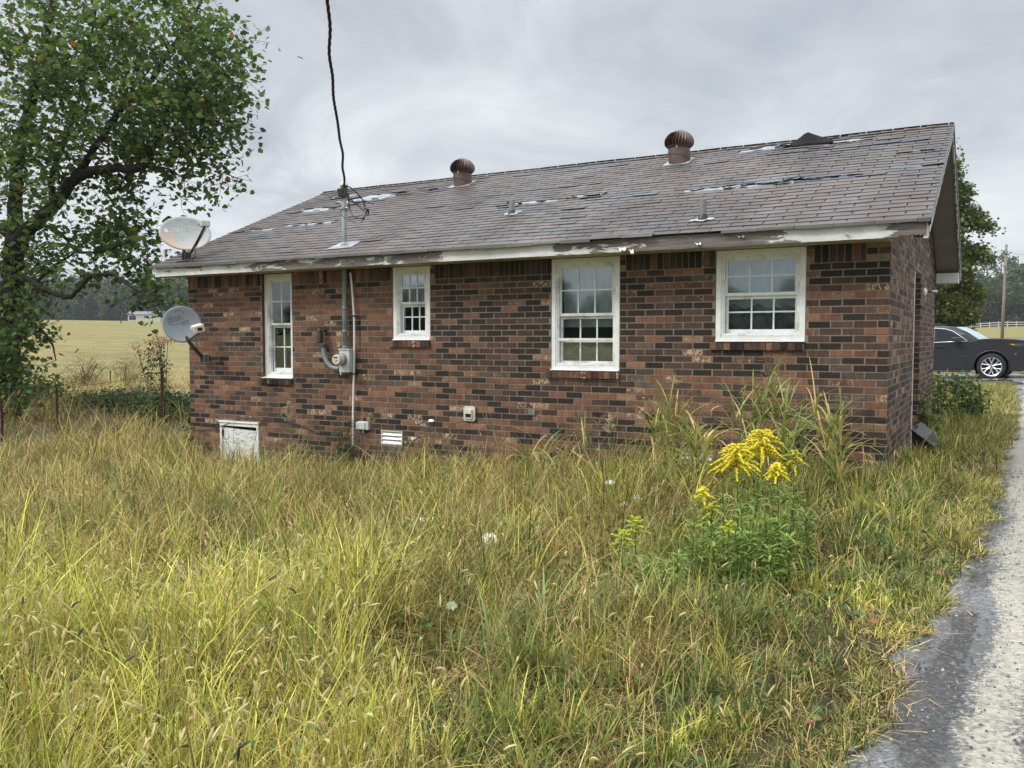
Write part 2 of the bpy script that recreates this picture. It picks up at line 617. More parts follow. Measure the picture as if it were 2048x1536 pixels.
SUN_EL, SUN_AZ = R(44), R(226)      # azimuth measured like Nishita sun_rotation
w = bpy.data.worlds.new('World')
scene.world = w
w.use_nodes = True
nb = NB(w.node_tree)
tc = nb.n('ShaderNodeTexCoord').outputs['Generated']
sp = nb.n('ShaderNodeSeparateXYZ', {0: tc})
zc = nb.math('MAXIMUM', sp.outputs[2], 0.0)
den = nb.math('ADD', zc, .16)
u = nb.math('DIVIDE', sp.outputs[0], den)
v = nb.math('DIVIDE', sp.outputs[1], den)
cv = nb.n('ShaderNodeCombineXYZ', {0: u, 1: v, 2: 0.0}).outputs[0]
n1 = nb.noise(nb.map(cv, (1, 1, 1), (3.3, 1.7, 0)), .42, 6, .56, .5)
n2 = nb.noise(nb.map(cv, (1, 1, 1), (8.1, 4.2, 0)), 1.05, 8, .62, .9)
nn = nb.math('ADD', nb.math('MULTIPLY', n1, .5), nb.math('MULTIPLY', n2, .5))
cl = nb.ramp(nn, [(.36, (.315, .34, .385)), (.45, (.415, .44, .472)), (.52, (.51, .535, .555)), (.62, (.62, .645, .655))])
# an overcast sky is brighter overhead than at the horizon
gain = nb.math('MULTIPLY_ADD', nb.math('MAXIMUM', nb.math('SUBTRACT', zc, .40), 0.0), 5.5)
gain.node.inputs[2].default_value = 1.0
cl = nb.mix(1.0, cl, nb.n('ShaderNodeCombineXYZ', {0: gain, 1: gain, 2: gain}).outputs[0], 'MULTIPLY')
sky = nb.n('ShaderNodeTexSky', sky_type='NISHITA')
sky.sun_disc = False
sky.sun_elevation = SUN_EL
sky.sun_rotation = SUN_AZ
sk = nb.mix(1.0, sky.outputs[0], (.1, .1, .1), 'MULTIPLY')
skc = nb.mix(.94, sk, cl)
bg = nb.n('ShaderNodeBackground', {'Color': skc, 'Strength': 1.0})
o_ = nb.n('ShaderNodeOutputWorld')
w.node_tree.links.new(bg.outputs[0], o_.inputs['Surface'])

sl = bpy.data.lights.new('sun', 'SUN')
sl.energy = 1.5
sl.angle = R(11)
sl.color = (1, .965, .90)
so = bpy.data.objects.new('sun', sl)
C.objects.link(so)
# light travels from the sun behind and above the camera towards the house front
sd = Vector((math.sin(SUN_AZ) * math.cos(SUN_EL), math.cos(SUN_AZ) * math.cos(SUN_EL), math.sin(SUN_EL)))
so.rotation_euler = (-sd).to_track_quat('-Z', 'Y').to_euler()
so.location = (0, -20, 30)

scene.view_settings.view_transform = 'Standard'
scene.view_settings.look = 'None'
scene.view_settings.exposure = .62
scene.view_settings.gamma = 1
scene.cycles.use_denoising = True
scene.cycles.max_bounces = 8
scene.cycles.transparent_max_bounces = 8
scene.cycles.volume_bounces = 0

# ------------------------------------------------------------------ ground, drive
def edge_x(y):
    """left edge of the gravel drive"""
    y = np.asarray(y, float)
    k = np.interp(y, [-30, -6, -5.2, -4.3, -3.6, -2.5, -1.2, 0, 3, 6, 9, 14, 17.5], [.36, .42, .45, .50, .56, .70, .78, .84, .93, 1.1, 1.2, 1.25, 1.25])
    return k + .035 * np.sin(y * 5.1) + .03 * np.sin(y * 11.3 + 1) + .02 * np.sin(y * 23)


g = MB()
rr = np.concatenate([np.linspace(0, 30, 61), np.geomspace(31, 1600, 70)])
aa = np.linspace(0, 2 * np.pi, 181)
Rg, Ag = np.meshgrid(rr, aa, indexing='ij')
X_, Y_ = Rg * np.cos(Ag), Rg * np.sin(Ag)
g.grid(np.stack([X_, Y_, gz(X_, Y_)], 2)[:, ::-1])
go = g.build('ground', M['ground'], smooth=True)
go['kind'] = 'structure'
d = MB()
ys = np.linspace(-26, 17.5, 300)
ts = np.linspace(0, 1, 22)
Yd = np.repeat(ys[:, None], 22, 1)
Xd = edge_x(Yd) + (4.4 + .15 * np.sin(Yd * .7) - edge_x(Yd)) * ts[None]
d.grid(np.stack([Xd, Yd, gz(Xd, Yd) + .02 - .02 * (ts[None] < .01)], 2)[:, ::-1])
xs = np.linspace(-3.5, 34, 90)
tl = np.linspace(0, 1, 26)
Xl = np.repeat(xs[:, None], 26, 1)
y0 = np.where(xs < 1.3, 20.3 - .5 * np.clip(1.3 - xs, 0, 2), 17.5) + .2 * np.sin(xs * 2)
Yl = y0[:, None] + (26.0 + .3 * np.sin(xs * .6)[:, None] - y0[:, None]) * tl[None]
d.grid(np.stack([Xl, Yl, gz(Xl, Yl) + .022], 2))
do = d.build('gravel_drive', M['drive'], smooth=True)
do['kind'] = 'structure'

# ------------------------------------------------------------------ the brick house
L, DEP, SOF = 9.229, 6.30, 2.483
CO = .0677                       # one brick course
ZS = 2.315                       # underside of the soldier course
house = empty('brick_house', (-4.6, 3.15, 0), 'neglected single storey brick house with patched brown shingle roof', 'house')

WIN = {  # outer casing x0, x1, z0 (sill underside), z1 ; recess
    1: (-7.790, -7.246, 1.078, 2.478, .055),
    2: (-5.592, -5.040, 1.588, 2.478, .012),
    3: (-3.425, -2.618, 1.260, 2.478, .014),
    4: (-1.594, -.730, 1.575, 2.478, .010),
}
ACC = (-8.62, -7.87, -.2, .44)   # crawl space opening
VENTS = [(-5.79, -5.46, .300, .478), (-1.95, -1.60, .265, .445)]
DOOR_Y = (2.56, 3.62)
FRONT_OPEN = [w[:4] for w in WIN.values()] + [ACC] + VENTS

BR = {'dark': (.030, .021, .018), 'dkbrown': (.080, .047, .035), 'red': (.195, .094, .058), 'rust': (.245, .128, .076),
      'brown': (.150, .083, .054), 'tan': (.27, .155, .098), 'grey': (.105, .080, .064), 'olive': (.085, .071, .052)}


def brick_col(x, z, bias):
    """bias = share of the dark bricks at this spot"""
    r = rng.random()
    if r < bias:
        k = 'dark' if rng.random() < .55 else 'dkbrown'
        a = 0.0 if rng.random() < .9 else .3
    else:
        k = rng.choice(['red', 'rust', 'brown', 'tan', 'grey', 'olive'], p=[.37, .19, .21, .07, .09, .07])
        a = rng.choice([0, .35, .75, 1.0], p=[.58, .2, .12, .10])
        if k == 'tan':
            a = max(a, .7)
    c = np.array(BR[k]) * rng.uniform(.62, 1.02)
    return np.array([c[0], c[1], c[2], a], np.float32)


def front_bias(x, z):
    """the mason's batches: a redder run upper left, darker bricks right of the bath window and low down"""
    row = .18 * math.sin(round(z / CO) * 2.1) + .12 * math.sin(round(z / CO) * .77 + 1)
    if x < -5.0:
        b = .24 if z > 1.1 else .47
    else:
        b = .75 if z > 1.25 else .48
        if .95 < z < 1.2 and x > -2.6:
            b = .2
    return min(.9, max(.06, b + row))


def cut(intervals, a, b):
    res = []
    for s, e in intervals:
        if b <= s or a >= e:
            res.append((s, e))
        else:
            if a - s > .03:
                res.append((s, a))
            if e - b > .03:
                res.append((b, e))
    return res


def lay(mb, o, ud, nd, length, ztop, zbot, opens, bias, clip=None):
    """stretcher-bond bricks, each a shallow block standing 5 mm proud of the mortar"""
    o, ud, nd = [np.asarray(k, float) for k in (o, ud, nd)]
    k = 0
    z1 = ztop
    while z1 - CO > zbot:
        za, zb = z1 - CO + .0105, z1
        u = -.1015 if k % 2 else 0.0
        while u < length:
            iv = [(max(u, 0.0), min(u + .1925, length))]
            for (a, b, c, d_) in opens:
                if d_ > za + .012 and c < zb - .012:
                    iv = cut(iv, a - .004, b + .004)
            for s, e in iv:
                if e - s < .025:
                    continue
                mid = (s + e) / 2
                if clip is not None and zb > clip(mid):
                    continue
                P = o + ud * mid
                c = brick_col(P[0], za, bias(mid, za))
                j = rng.uniform(.002, .005)
                dz = rng.uniform(-.0012, .0012, 2)
                x0, x1 = s + rng.uniform(0, .002), e - rng.uniform(0, .002)
                v = []
                for n_ in (-.002, j):
                    for zz in (za + dz[0], zb + dz[1]):
                        for uu in (x0, x1):
                            ins = .0015 if n_ > 0 else 0
                            p = o + ud * (uu + (ins if uu == x0 else -ins)) + nd * n_
                            v.append((p[0], p[1], zz + (ins if zz < zb - .03 else -ins)))
                mb.add(v, [(4, 5, 7, 6), (0, 1, 5, 4), (2, 6, 7, 3), (0, 4, 6, 2), (1, 3, 7, 5)], col=c)
            u += .203
        z1 -= CO
        k += 1


def soldier(mb, x0, x1, z0, z1, bias):
    x = x0
    while x < x1 - .02:
        c = brick_col(x, z0, bias)
        c[:3] *= .9
        e = min(x + .057, x1)
        j = rng.uniform(.0035, .007)
        v = [(xx, yy, zz) for yy in (.002, -j) for zz in (z0, z1) for xx in (x, e)]
        mb.add(v, [(4, 5, 7, 6), (0, 1, 5, 4), (2, 6, 7, 3), (0, 4, 6, 2), (1, 3, 7, 5)], col=c)
        x += .0677


mortar = (.215, .178, .130, 0.0)


def mortar_front(mb):
    xs_ = sorted(set([-L, 0.0] + [a for w_ in FRONT_OPEN for a in w_[:2]]))
    zs_ = sorted(set([-.35, SOF] + [a for w_ in FRONT_OPEN for a in w_[2:4]]))
    for i in range(len(xs_) - 1):
        for j in range(len(zs_) - 1):
            cx, cz = (xs_[i] + xs_[i + 1]) / 2, (zs_[j] + zs_[j + 1]) / 2
            if any(a < cx < b and c < cz < d_ for a, b, c, d_ in FRONT_OPEN):
                continue
            z0_, z1_ = zs_[j], zs_[j + 1]
            mb.add([(xs_[i], 0, z0_), (xs_[i + 1], 0, z0_), (xs_[i + 1], 0, z1_), (xs_[i], 0, z1_)], [(0, 1, 2, 3)], col=mortar)
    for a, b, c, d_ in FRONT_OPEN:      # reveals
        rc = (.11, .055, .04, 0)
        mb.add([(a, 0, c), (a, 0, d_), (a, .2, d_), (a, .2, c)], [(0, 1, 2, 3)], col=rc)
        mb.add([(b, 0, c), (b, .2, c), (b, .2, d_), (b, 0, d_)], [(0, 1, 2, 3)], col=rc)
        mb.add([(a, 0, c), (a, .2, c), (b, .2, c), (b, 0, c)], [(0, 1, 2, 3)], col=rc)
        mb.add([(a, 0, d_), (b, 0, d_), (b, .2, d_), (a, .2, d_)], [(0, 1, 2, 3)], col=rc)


wb = MB()
mortar_front(wb)
lay(wb, (-L, 0, 0), (1, 0, 0), (0, -1, 0), L, ZS - .005, -.3, [(a + L, b + L, c, d_) for a, b, c, d_ in FRONT_OPEN], lambda u_, z: front_bias(u_ - L, z))
# soldier course under the soffit, broken by the windows
spans = [(-L, WIN[1][0]), (WIN[1][1], WIN[2][0]), (WIN[2][1], WIN[3][0]), (WIN[3][1], WIN[4][0]), (WIN[4][1], 0)]
for i, (a, b) in enumerate(spans):
    if i == 4:
        b = -.205
    if i >= 2:
        a += .07
    soldier(wb, a + .004, b - .004, ZS + .004, SOF, .2 if i < 2 else .85)
    if i >= 2:       # stub headers stacked at the left jamb
        lay(wb, (a - .07, 0, 0), (1, 0, 0), (0, -1, 0), .064, SOF + .02, ZS, [], lambda u_, z: .1)
lay(wb, (-.2, 0, 0), (1, 0, 0), (0, -1, 0), .2, SOF + .02, ZS, [], lambda u_, z: .5)
fw = wb.build('front_wall', M['brick'], house)

# right gable wall with the recessed door, left and rear walls
sw = MB()


def gable_mortar(mb, x, s):
    y0_, y1_ = DOOR_Y
    zt = 2.43
    pts = lambda y: roofz(y if y < 3.15 else 6.3 - y) - .07
    F = []
    if s > 0:
        cells = [(0, y0_, -.35, zt), (y1_, DEP, -.35, zt), (0, DEP, zt, SOF)]
    else:
        cells = [(0, DEP, -.35, SOF)]
    for a, b, c, d_ in cells:
        mb.add([(x, a, c), (x, b, c), (x, b, d_), (x, a, d_)], [(0, 1, 2, 3)], col=mortar)
    mb.add([(x, 0, SOF), (x, DEP, SOF), (x, DEP, pts(DEP)), (x, 3.15, pts(3.15)), (x, 0, pts(0))], ngons=[[0, 1, 2, 3, 4]], col=mortar)


gable_mortar(sw, 0.0, 1)
gclip = lambda u_: roofz(u_ if u_ < 3.15 else 6.3 - u_) - .06
dop = [(DOOR_Y[0], DOOR_Y[1], -.35, 2.43)]
lay(sw, (0, 0, 0), (0, 1, 0), (1, 0, 0), DEP, ZS - .005 + CO * 27, -.3, dop, lambda u_, z: .48, gclip)
dj = (.09, .05, .038, 0)
for yy, sgn in ((DOOR_Y[0], 1), (DOOR_Y[1], -1)):
    sw.add([(0, yy, -.35), (-.22, yy, -.35), (-.22, yy, 2.43), (0, yy, 2.43)], [(0, 1, 2, 3)], col=mortar)
lay(sw, (-.2, DOOR_Y[1], 0), (1, 0, 0), (0, -1, 0), .2, ZS - .005 + CO, -.3, [], lambda u_, z: .75)
sw.add([(0, DOOR_Y[0], 2.43), (-.22, DOOR_Y[0], 2.43), (-.22, DOOR_Y[1], 2.43), (0, DOOR_Y[1], 2.43)], [(0, 1, 2, 3)], col=(.4, .38, .3, 0))
side = sw.build('gable_wall', M['brick'], house)
cb = MB()
for z in np.arange(.1, 2.36, .06):
    cb.box(-.004, .011, DOOR_Y[0] - .012 + rng.uniform(-.003, .003), DOOR_Y[0] + .006, z, z + .061)
cb.build('caulk_bead', M['white'], side)
db = MB()
db.box(-.24, -.19, DOOR_Y[0] + .04, DOOR_Y[1] - .04, .16, 2.36)
for z0_, z1_ in ((.32, .95), (1.1, 2.2)):
    for ya in (DOOR_Y[0] + .14, DOOR_Y[0] + .56):
        db.box(-.192, -.183, ya, ya + .34, z0_, z1_)
dr = db.build('door', M['white'], house, bevel=.004)
hb = MB()
hb.lathe([(.0, .06), (.028, .055), (.03, .035), (.012, .02), (.012, 0)], (-.19, DOOR_Y[1] - .14, 1.15), (1, 0, 0), 14)
hb.build('handle', M['galv'], dr, smooth=True)
ob = MB()
gable_mortar(ob, -L, -1)
lay(ob, (-L, DEP, 0), (0, -1, 0), (-1, 0, 0), DEP, ZS - .005 + CO * 27, -.3, [], lambda u_, z: .4, gclip)
ob.build('far_gable_wall', M['brick'], house)
rb = MB()
rb.add([(0, DEP, -.35), (-L, DEP, -.35), (-L, DEP, SOF), (0, DEP, SOF)], [(0, 1, 2, 3)], col=mortar)
lay(rb, (0, DEP, 0), (-1, 0, 0), (0, 1, 0), L, ZS + .16, -.3, [], lambda u_, z: .45)
rb.build('rear_wall', M['brick'], house)

# ---- roof: every shingle tab modelled, with the torn patches of the photograph
XL, XR, YE, YR = -9.47, .345, -.42, 3.15
CS = 1 / math.hypot(1, RS)
SL = (YR - YE) / CS              # slope length
EXP = .127
NROW = int(round(SL / EXP))
EXP = SL / NROW
nrm = np.array([0, -RS * CS, CS])


def sag(x, v_):
    """the sheathing is not flat any more"""
    return .007 * np.sin(x * 1.25 + .4) * np.sin(v_ * 1.5 + .5) + .003 * np.sin(x * 3.1 + v_ * 2.2) + .0015 * np.sin(x * 7.7 + 2 * v_)


def roofP(x, v_, h=0.0, front=True):
    y = YE + v_ * CS
    z = 2.612 + RS * (v_ * CS)
    s = sag(x, v_) * np.clip(v_ / .5, 0, 1)
    y_ = y - RS * CS * (h + s)
    z_ = z + CS * (h + s)
    if not front:
        y_ = 6.3 - y_
    return np.stack([x + 0 * y_, y_, z_], -1)


def patch(px, py, rx, rv, k=1.0):
    P = onRoof(px, py)
    return (P[0], (P[1] - YE) / CS, rx, rv, k)


TORN = [patch(632, 419, .38, .10), patch(628, 447, .42, .075), patch(512, 462, .30, .06), patch(742, 397, .62, .16), patch(690, 392, .22, .12),
        patch(845, 381, .30, .055), patch(1058, 406, .34, .085), patch(1165, 394, .13, .06), patch(1195, 391, .14, .06),
        patch(1430, 378, .34, .085), patch(1490, 373, .42, .055), patch(1560, 366, .34, .05), patch(1650, 357, .34, .055),
        patch(1548, 297, .34, .11), patch(1620, 287, .26, .13), patch(1665, 286, .36, .10), patch(1830, 303, .14, .05)]
# rows whose upper strip shows (slipped or lifted): bluish worn mat
SLIP = [patch(925, 395, .5, .05), patch(1000, 388, .5, .05), patch(1130, 372, .8, .05), patch(1240, 352, .4, .05), patch(1100, 345, .5, .05),
        patch(1190, 336, .6, .05), patch(1060, 430, .5, .06), patch(1270, 318, .5, .05), patch(1590, 362, 1.2, .10), patch(1790, 296, .5, .06),
        patch(1830, 330, .5, .06), patch(1850, 346, .35, .05), patch(1790, 352, .4, .05), patch(1800, 402, .5, .06), patch(1830, 270, .4, .06),
        patch(1700, 296, .9, .07), patch(560, 470, .5, .05), patch(600, 432, .5, .05), patch(720, 409, .7, .05), patch(900, 370, .6, .06),
        patch(1230, 395, .5, .05), patch(650, 455, .5, .05), patch(520, 480, .5, .06), patch(1560, 305, .6, .06)]


def inside(lst, x, v_, grow=1.0):
    for (a, b, rx, rv, k) in lst:
        if ((x - a) / (rx * grow)) ** 2 + ((v_ - b) / (rv * grow)) ** 2 < 1:
            return True
    return False


def tab(mb, x0, x1, v0, v1, lift, col, front, tilt=0.0, skew=0.0):
    hb_, ht = .010 + lift, .003
    pts = [(x0, v0 + skew, hb_), (x1, v0 - skew, hb_ + tilt), (x1 - .003, v1, ht), (x0 + .003, v1, ht),
           (x0, v0 + skew, hb_ - .006), (x1, v0 - skew, hb_ + tilt - .006), (x1 - .003, v1, 0), (x0 + .003, v1, 0)]
    V = np.concatenate([roofP(np.array([p[0]]), np.array([p[1]]), p[2], front) for p in pts])
    f = [(0, 1, 2, 3), (4, 5, 1, 0), (5, 6, 2, 1), (4, 0, 3, 7)]
    if not front:
        f = [q[::-1] for q in f]
    mb.add(V, f, col=col)


def shingle_col(x, v_):
    base = np.array([.084, .069, .063]) * rng.uniform(.84, 1.17)
    base = base * (1 + .14 * math.sin(x * .9 + v_ * 1.7)) + np.array([.006, 0, -.004]) * rng.normal()
    return base


roof_b = MB()
tears = MB()
for front in (True, False):
    for r_ in range(NROW):
        v0, v1 = r_ * EXP, (r_ + 1) * EXP + .045
        off = (.1525 if r_ % 2 else 0.0) + rng.uniform(-.01, .01)
        x = XL - off
        while x < XR:
            a, b = max(x + .004, XL), min(x + .305 - .004, XR)
            x += .305
            if b - a < .03:
                continue
            xm, vm = (a + b) / 2, v0 + EXP / 2
            if front and inside(TORN, xm, vm):
                continue
            c = shingle_col(xm, v0)
            lift = abs(rng.normal(0, .0014)) + (rng.random() < .03) * rng.uniform(.003, .009)
            if front and inside(SLIP, xm, vm):
                if rng.random() < .75:
                    c = np.array([.060, .070, .085]) * rng.uniform(.8, 1.6)
                    lift += rng.uniform(0, .006)
                    v0b = v0 + rng.uniform(0, .03)
                    tab(roof_b, a, b, v0b, v1, lift, c, front, rng.normal(0, .003), rng.normal(0, .004))
                    continue
            if front and inside(TORN, xm, vm, 1.35) and rng.random() < .55:
                lift += rng.uniform(.004, .016)
                c = c * .85
            tab(roof_b, a, b, v0, v1, lift, c, front, rng.normal(0, .001), rng.normal(0, .0016))
# sheathing under the tabs (seen only in the slots, painted dark for their shadow lines)
for front in (True, False):
    gx, gv = np.meshgrid(np.linspace(XL + .005, XR - .005, 100), np.linspace(.01, SL, 40), indexing='ij')
    P = roofP(gx, gv, -.003, front)
    roof_b.grid(P if not front else P[:, ::-1], col=(.028, .026, .026, 1))
roof = roof_b.build('roof', M['shingle'], house)

# torn patches: grey felt with ragged dark mat edges
M['torn'] = attrmat('torn_mat', .6, 0, 20, .3)
for (a, b, rx, rv, k) in TORN:
    fe, ed = MB(), MB()
    n_, m_ = 26, 8
    s_ = np.linspace(-1.25, 1.25, n_)
    t_ = np.linspace(-1.3, 1.3, m_)
    S_, T_ = np.meshgrid(s_, t_, indexing='ij')
    T_ = T_ * (1 + .25 * rng.normal(size=(n_, 1)) * .5)
    xx = np.clip(a + S_ * rx, XL + .02, XR - .02)
    vv = np.clip(b + T_ * max(rv, .10), .02, SL - .01)
    hh = .0015 + .003 * rng.random((n_, m_))
    br_ = np.where(rng.random((n_, m_)) < .3, .5, 1.0)[..., None]
    fe.grid(roofP(xx, vv, hh)[:, ::-1], col=np.concatenate([np.repeat(br_, 3, 2), np.ones_like(br_)], 2))
    # ragged leftovers of mat along the top and bottom of the patch
    for q_ in range(int(3 + rx * 12)):
        ex = a + rng.uniform(-1.1, 1.1) * rx
        ev = b + rng.choice([-.75, .35, .85]) * rv + rng.normal(0, .015)
        wd, hg = rng.uniform(.03, .11), rng.uniform(.012, .045)
        lf = rng.uniform(.004, .028)
        pts = []
        for kx, kv, kh in ((-1, 1, 0), (1, .9, 0), (.8 + rng.normal(0, .2), -1 + rng.normal(0, .3), 1), (0, -.6 + rng.normal(0, .4), .8), (-.7 + rng.normal(0, .2), -1 + rng.normal(0, .3), 1)):
            pts.append(roofP(np.array([np.clip(ex + kx * wd, XL, XR)]), np.array([np.clip(ev + kv * hg, .01, SL)]), .006 + kh * lf)[0])
        dk = rng.random()
        cc = (.025, .027, .034) if dk < .42 else ((.36, .38, .41) if dk < .85 else (.11, .09, .085))
        ed.add(pts, ngons=[[0, 4, 3, 2, 1]], col=cc)
    fe.build('exposed_felt', M['felt'], roof)
    ed.build('torn_mat', M['torn'], roof)

# the flap standing up at the ridge, and ridge caps
fl = MB()
P0 = onRoof(1586, 296)
n_ = 12
G_ = np.zeros((n_, 6, 3))
for i in range(n_):
    for j in range(6):
        s_, t_ = i / (n_ - 1), j / 5
        h_ = np.interp(s_, [0, .22, .42, .55, .8, 1], [.0, .05, .125, .09, .03, .0]) * t_ ** 1.1 + .014
        G_[i, j] = roofP(np.array([P0[0] - .02 + s_ * .50 - .05 * t_]), np.array([(P0[1] - YE) / CS - .02 + .22 * t_ + .03 * s_]), h_)[0]
fl.grid(G_, col=(.028, .026, .025, 1))
fo = fl.build('lifted_shingle_flap', solid('old_mat', (.016, .016, .018), .9, var=.3, spec=.1), roof, smooth=True)
sm = fo.modifiers.new('thick', 'SOLIDIFY'); sm.thickness = .008
rc_ = MB()
x = XL
while x < XR - .01:
    e = min(x + .165, XR)
    if not (-1.75 < x < -.75 and rng.random() < .35):
        c = shingle_col(x, 4) * 1.05
        lf = rng.uniform(0, .006)
        A = roofP(np.array([x, e]), np.array([SL - .12, SL - .12]), .015 + lf)
        T = np.array([[x, 3.15, roofz(3.15) + .022 + lf], [e, 3.15, roofz(3.15) + .014]])
        B = roofP(np.array([x, e]), np.array([SL - .12, SL - .12]), .015 + lf, False)
        rc_.add(np.concatenate([A, T, B]), [(0, 1, 3, 2), (2, 3, 5, 4)], col=c)
    x += .127
rc_.box(XL + .01, XR - .01, 3.13, 3.17, roofz(3.15) - .03, roofz(3.15) + .004, (.04, .036, .034, 1))
ro = rc_.build('ridge_cap', M['shingle'], roof)
ro.modifiers.new('thick', 'SOLIDIFY').thickness = .006

# starter edge bending over the fascia
runs = [MB(), MB()]
x = XL
while x < XR - .02:
    e = min(x + .335, XR)
    gone = -1.98 < (x + e) / 2 < -1.45
    if not gone:
        c = np.array([.075, .066, .062]) * rng.uniform(.8, 1.2)
        dr_ = rng.uniform(.026, .036)
        up = .018 * (-2.9 < x < -1.9)
        a, b = x + .002, e - .002
        V = [(a, -.38, 2.643 + up), (b, -.38, 2.643 + up), (b, -.425, 2.622 + up), (a, -.425, 2.622 + up), (a, -.432 - up, 2.622 - dr_ + up), (b, -.432 - up, 2.622 - dr_ + rng.normal(0, .003) + up)]
        runs[int(x > -1.6)].add(V, [(0, 3, 2, 1), (3, 4, 5, 2)], col=c)
    x += .335
for es in runs:
    eo = es.build('eave_edge_strip', M['shingle'], roof)
    eo.modifiers.new('thick', 'SOLIDIFY').thickness = .006

# fascia boards with flaking paint
def fascia_wear(x):
    px = [-9.47, -8.6, -8.2, -7.6, -7.2, -6.5, -5.9, -5.4, -5.0, -4.7, -4.4, -3.4, -3.1, -2.6, -2.2, -1.7, -1.2, -.95, -.7, -.25, -.02, .08, .3]
    pv = [.44, .44, .40, .50, .58, .60, .55, .52, .62, .58, .36, .34, .50, .56, .60, .62, .60, .55, .42, .36, .46, .62, .72]
    return np.interp(x, px, pv) - .035


for (xa, xb) in ((XL + .02, -2.262), (-2.255, .315)):
    fb = MB()
    nx, nz = int((xb - xa) / .02), 9
    xs_ = np.linspace(xa, xb, nx)
    zs_ = np.linspace(2.474, 2.606, nz)
    Xf, Zf = np.meshgrid(xs_, zs_, indexing='ij')
    wz = .05 * np.sin(Xf * 2.2 + 1) * (Zf - 2.52) / .05
    wear = fascia_wear(Xf) + wz
    jag = np.where(np.arange(nz)[None] == 0, np.where((Xf > .1), .025 * rng.random(Xf.shape), .003 * rng.random(Xf.shape)), 0)
    Yf = -.38 - .003 * np.sin(Xf * 5) - (.008 if xa > -3 else 0)
    colf = np.stack([wear, wear, wear, np.ones_like(wear)], -1)
    fb.grid(np.stack([Xf, Yf, Zf + jag], -1), col=colf)
    fb.add([(xa, -.36, 2.474), (xb, -.36, 2.474), (xb, -.38, 2.474), (xa, -.38, 2.474)], [(0, 1, 2, 3)], col=(.5, .5, .5, 1))
    for xe in (xa, xb):
        fb.add([(xe, -.38, 2.474), (xe, -.36, 2.474), (xe, -.36, 2.606), (xe, -.38, 2.606)], [(0, 1, 2, 3)], col=(.6, .6, .6, 1))
    fb.build('fascia', M['peel'], roof)
rfb = MB()
rfb.box(XL + .02, .315, 6.66, 6.68, 2.474, 2.60, (.3, .3, .3, 1))
rfb.build('rear_fascia', M['peel'], roof)
# curls of loose paint hanging off the board
for px_, py_, wd, ln in ((1243, 501, .10, .055), (1262, 505, .05, .07), (1395, 492, .07, .03), (522, 541, .03, .035), (700, 527, .03, .015), (760, 524, .025, .02), (620, 534, .02, .016), (1480, 478, .08, .02), (880, 519, .02, .02), (1690, 473, .05, .012), (940, 511, .03, .014)):
    pk = MB()
    P = onY(px_, py_ - 4, -.395)
    Gp = np.zeros((8, 5, 3))
    for i in range(8):
        for j in range(5):
            s_, t_ = i / 7 - .5, j / 4
            Gp[i, j] = (P[0] + s_ * wd * (1 - .4 * t_) + .02 * t_, -.392 - .02 * t_ ** 2 - .004 * math.sin(i), P[2] + .01 - .6 * ln * t_ + .006 * math.sin(i * 1.3 + j))
    pk.grid(Gp)
    pk.build('paint_flake', M['white'], roof)

# soffits and rakes
sf = MB()
sf.box(XL + .03, 0.005, -.362, -.001, 2.484, 2.496)
sf.build('eave_soffit', M['cream'], roof)
sf = MB()
sf.box(-L, .0, 6.301, 6.66, 2.484, 2.496)
sf.build('eave_soffit', M['cream'], roof)
for x0, x1 in ((.012, .318), (XL + .02, -L - .012)):
    for front in (True, False):
        rk = MB()
        q = roofP(np.array([x0, x1, x1, x0]), np.array([.05, .05, SL - .01, SL - .01]), -.105, front)
        q2 = roofP(np.array([x0, x1, x1, x0]), np.array([.05, .05, SL - .01, SL - .01]), -.09, front)
        rk.add(np.concatenate([q, q2]), [(0, 3, 2, 1), (4, 5, 6, 7), (0, 1, 5, 4), (2, 3, 7, 6), (1, 2, 6, 5), (3, 0, 4, 7)])
        rk.build('rake_soffit', M['taupe'], roof)
for x0, x1 in ((.319, .339), (XL, XL + .018)):
    for front in (True, False):
        bg_ = MB()
        for (va, vb) in ((.03, SL - .002),):
            q = [roofP(np.array([xx, xx]), np.array([va, vb]), hh, front) for xx in (x0, x1) for hh in (-.125, -.006)]
            V = np.concatenate(q)   # (x0,lo)a,b (x0,hi)a,b (x1,lo) (x1,hi)
            bg_.add(V, [(0, 1, 3, 2), (4, 6, 7, 5), (0, 4, 5, 1), (2, 3, 7, 6), (0, 2, 6, 4), (1, 5, 7, 3)], col=(.46, .46, .46, 1))
        bg_.build('rake_board', M['peel'], roof)
for front in (True, False):
    de = MB()
    q = [roofP(np.array([xx, xx]), np.array([0.0, SL]), hh, front) for xx in (.3405, .349) for hh in (-.05, .012)]
    de.add(np.concatenate(q), [(0, 1, 3, 2), (4, 6, 7, 5), (0, 4, 5, 1), (2, 3, 7, 6), (0, 2, 6, 4), (1, 5, 7, 3)])
    de.build('drip_edge', M['blackwet'], roof)
bx = MB()
bx.box(.012, .316, 6.32, 6.655, 2.468, 2.615)
bx.build('eave_return', M['white'], roof)
# rotten end of the front fascia
rt = MB()
rt.box(.29, .325, -.376, -.30, 2.46, 2.60)
rt.build('fascia_return', M['white'], roof)
rk2 = MB()
rk2.box(.20, .318, -.372, -.05, 2.50, 2.56)
rk2.build('rotten_lookout', M['black'], roof)


# ---- windows
def ring(mb, x0, x1, z0, z1, t, ya, yb, col=(1, 1, 1, 1), tb=None, tt=None):
    tb = t if tb is None else tb
    tt = t if tt is None else tt
    mb.box(x0, x0 + t, ya, yb, z0, z1, col)
    mb.box(x1 - t, x1, ya, yb, z0, z1, col)
    mb.box(x0 + t, x1 - t, ya, yb, z0, z0 + tb, col)
    mb.box(x0 + t, x1 - t, ya, yb, z1 - tt, z1, col)


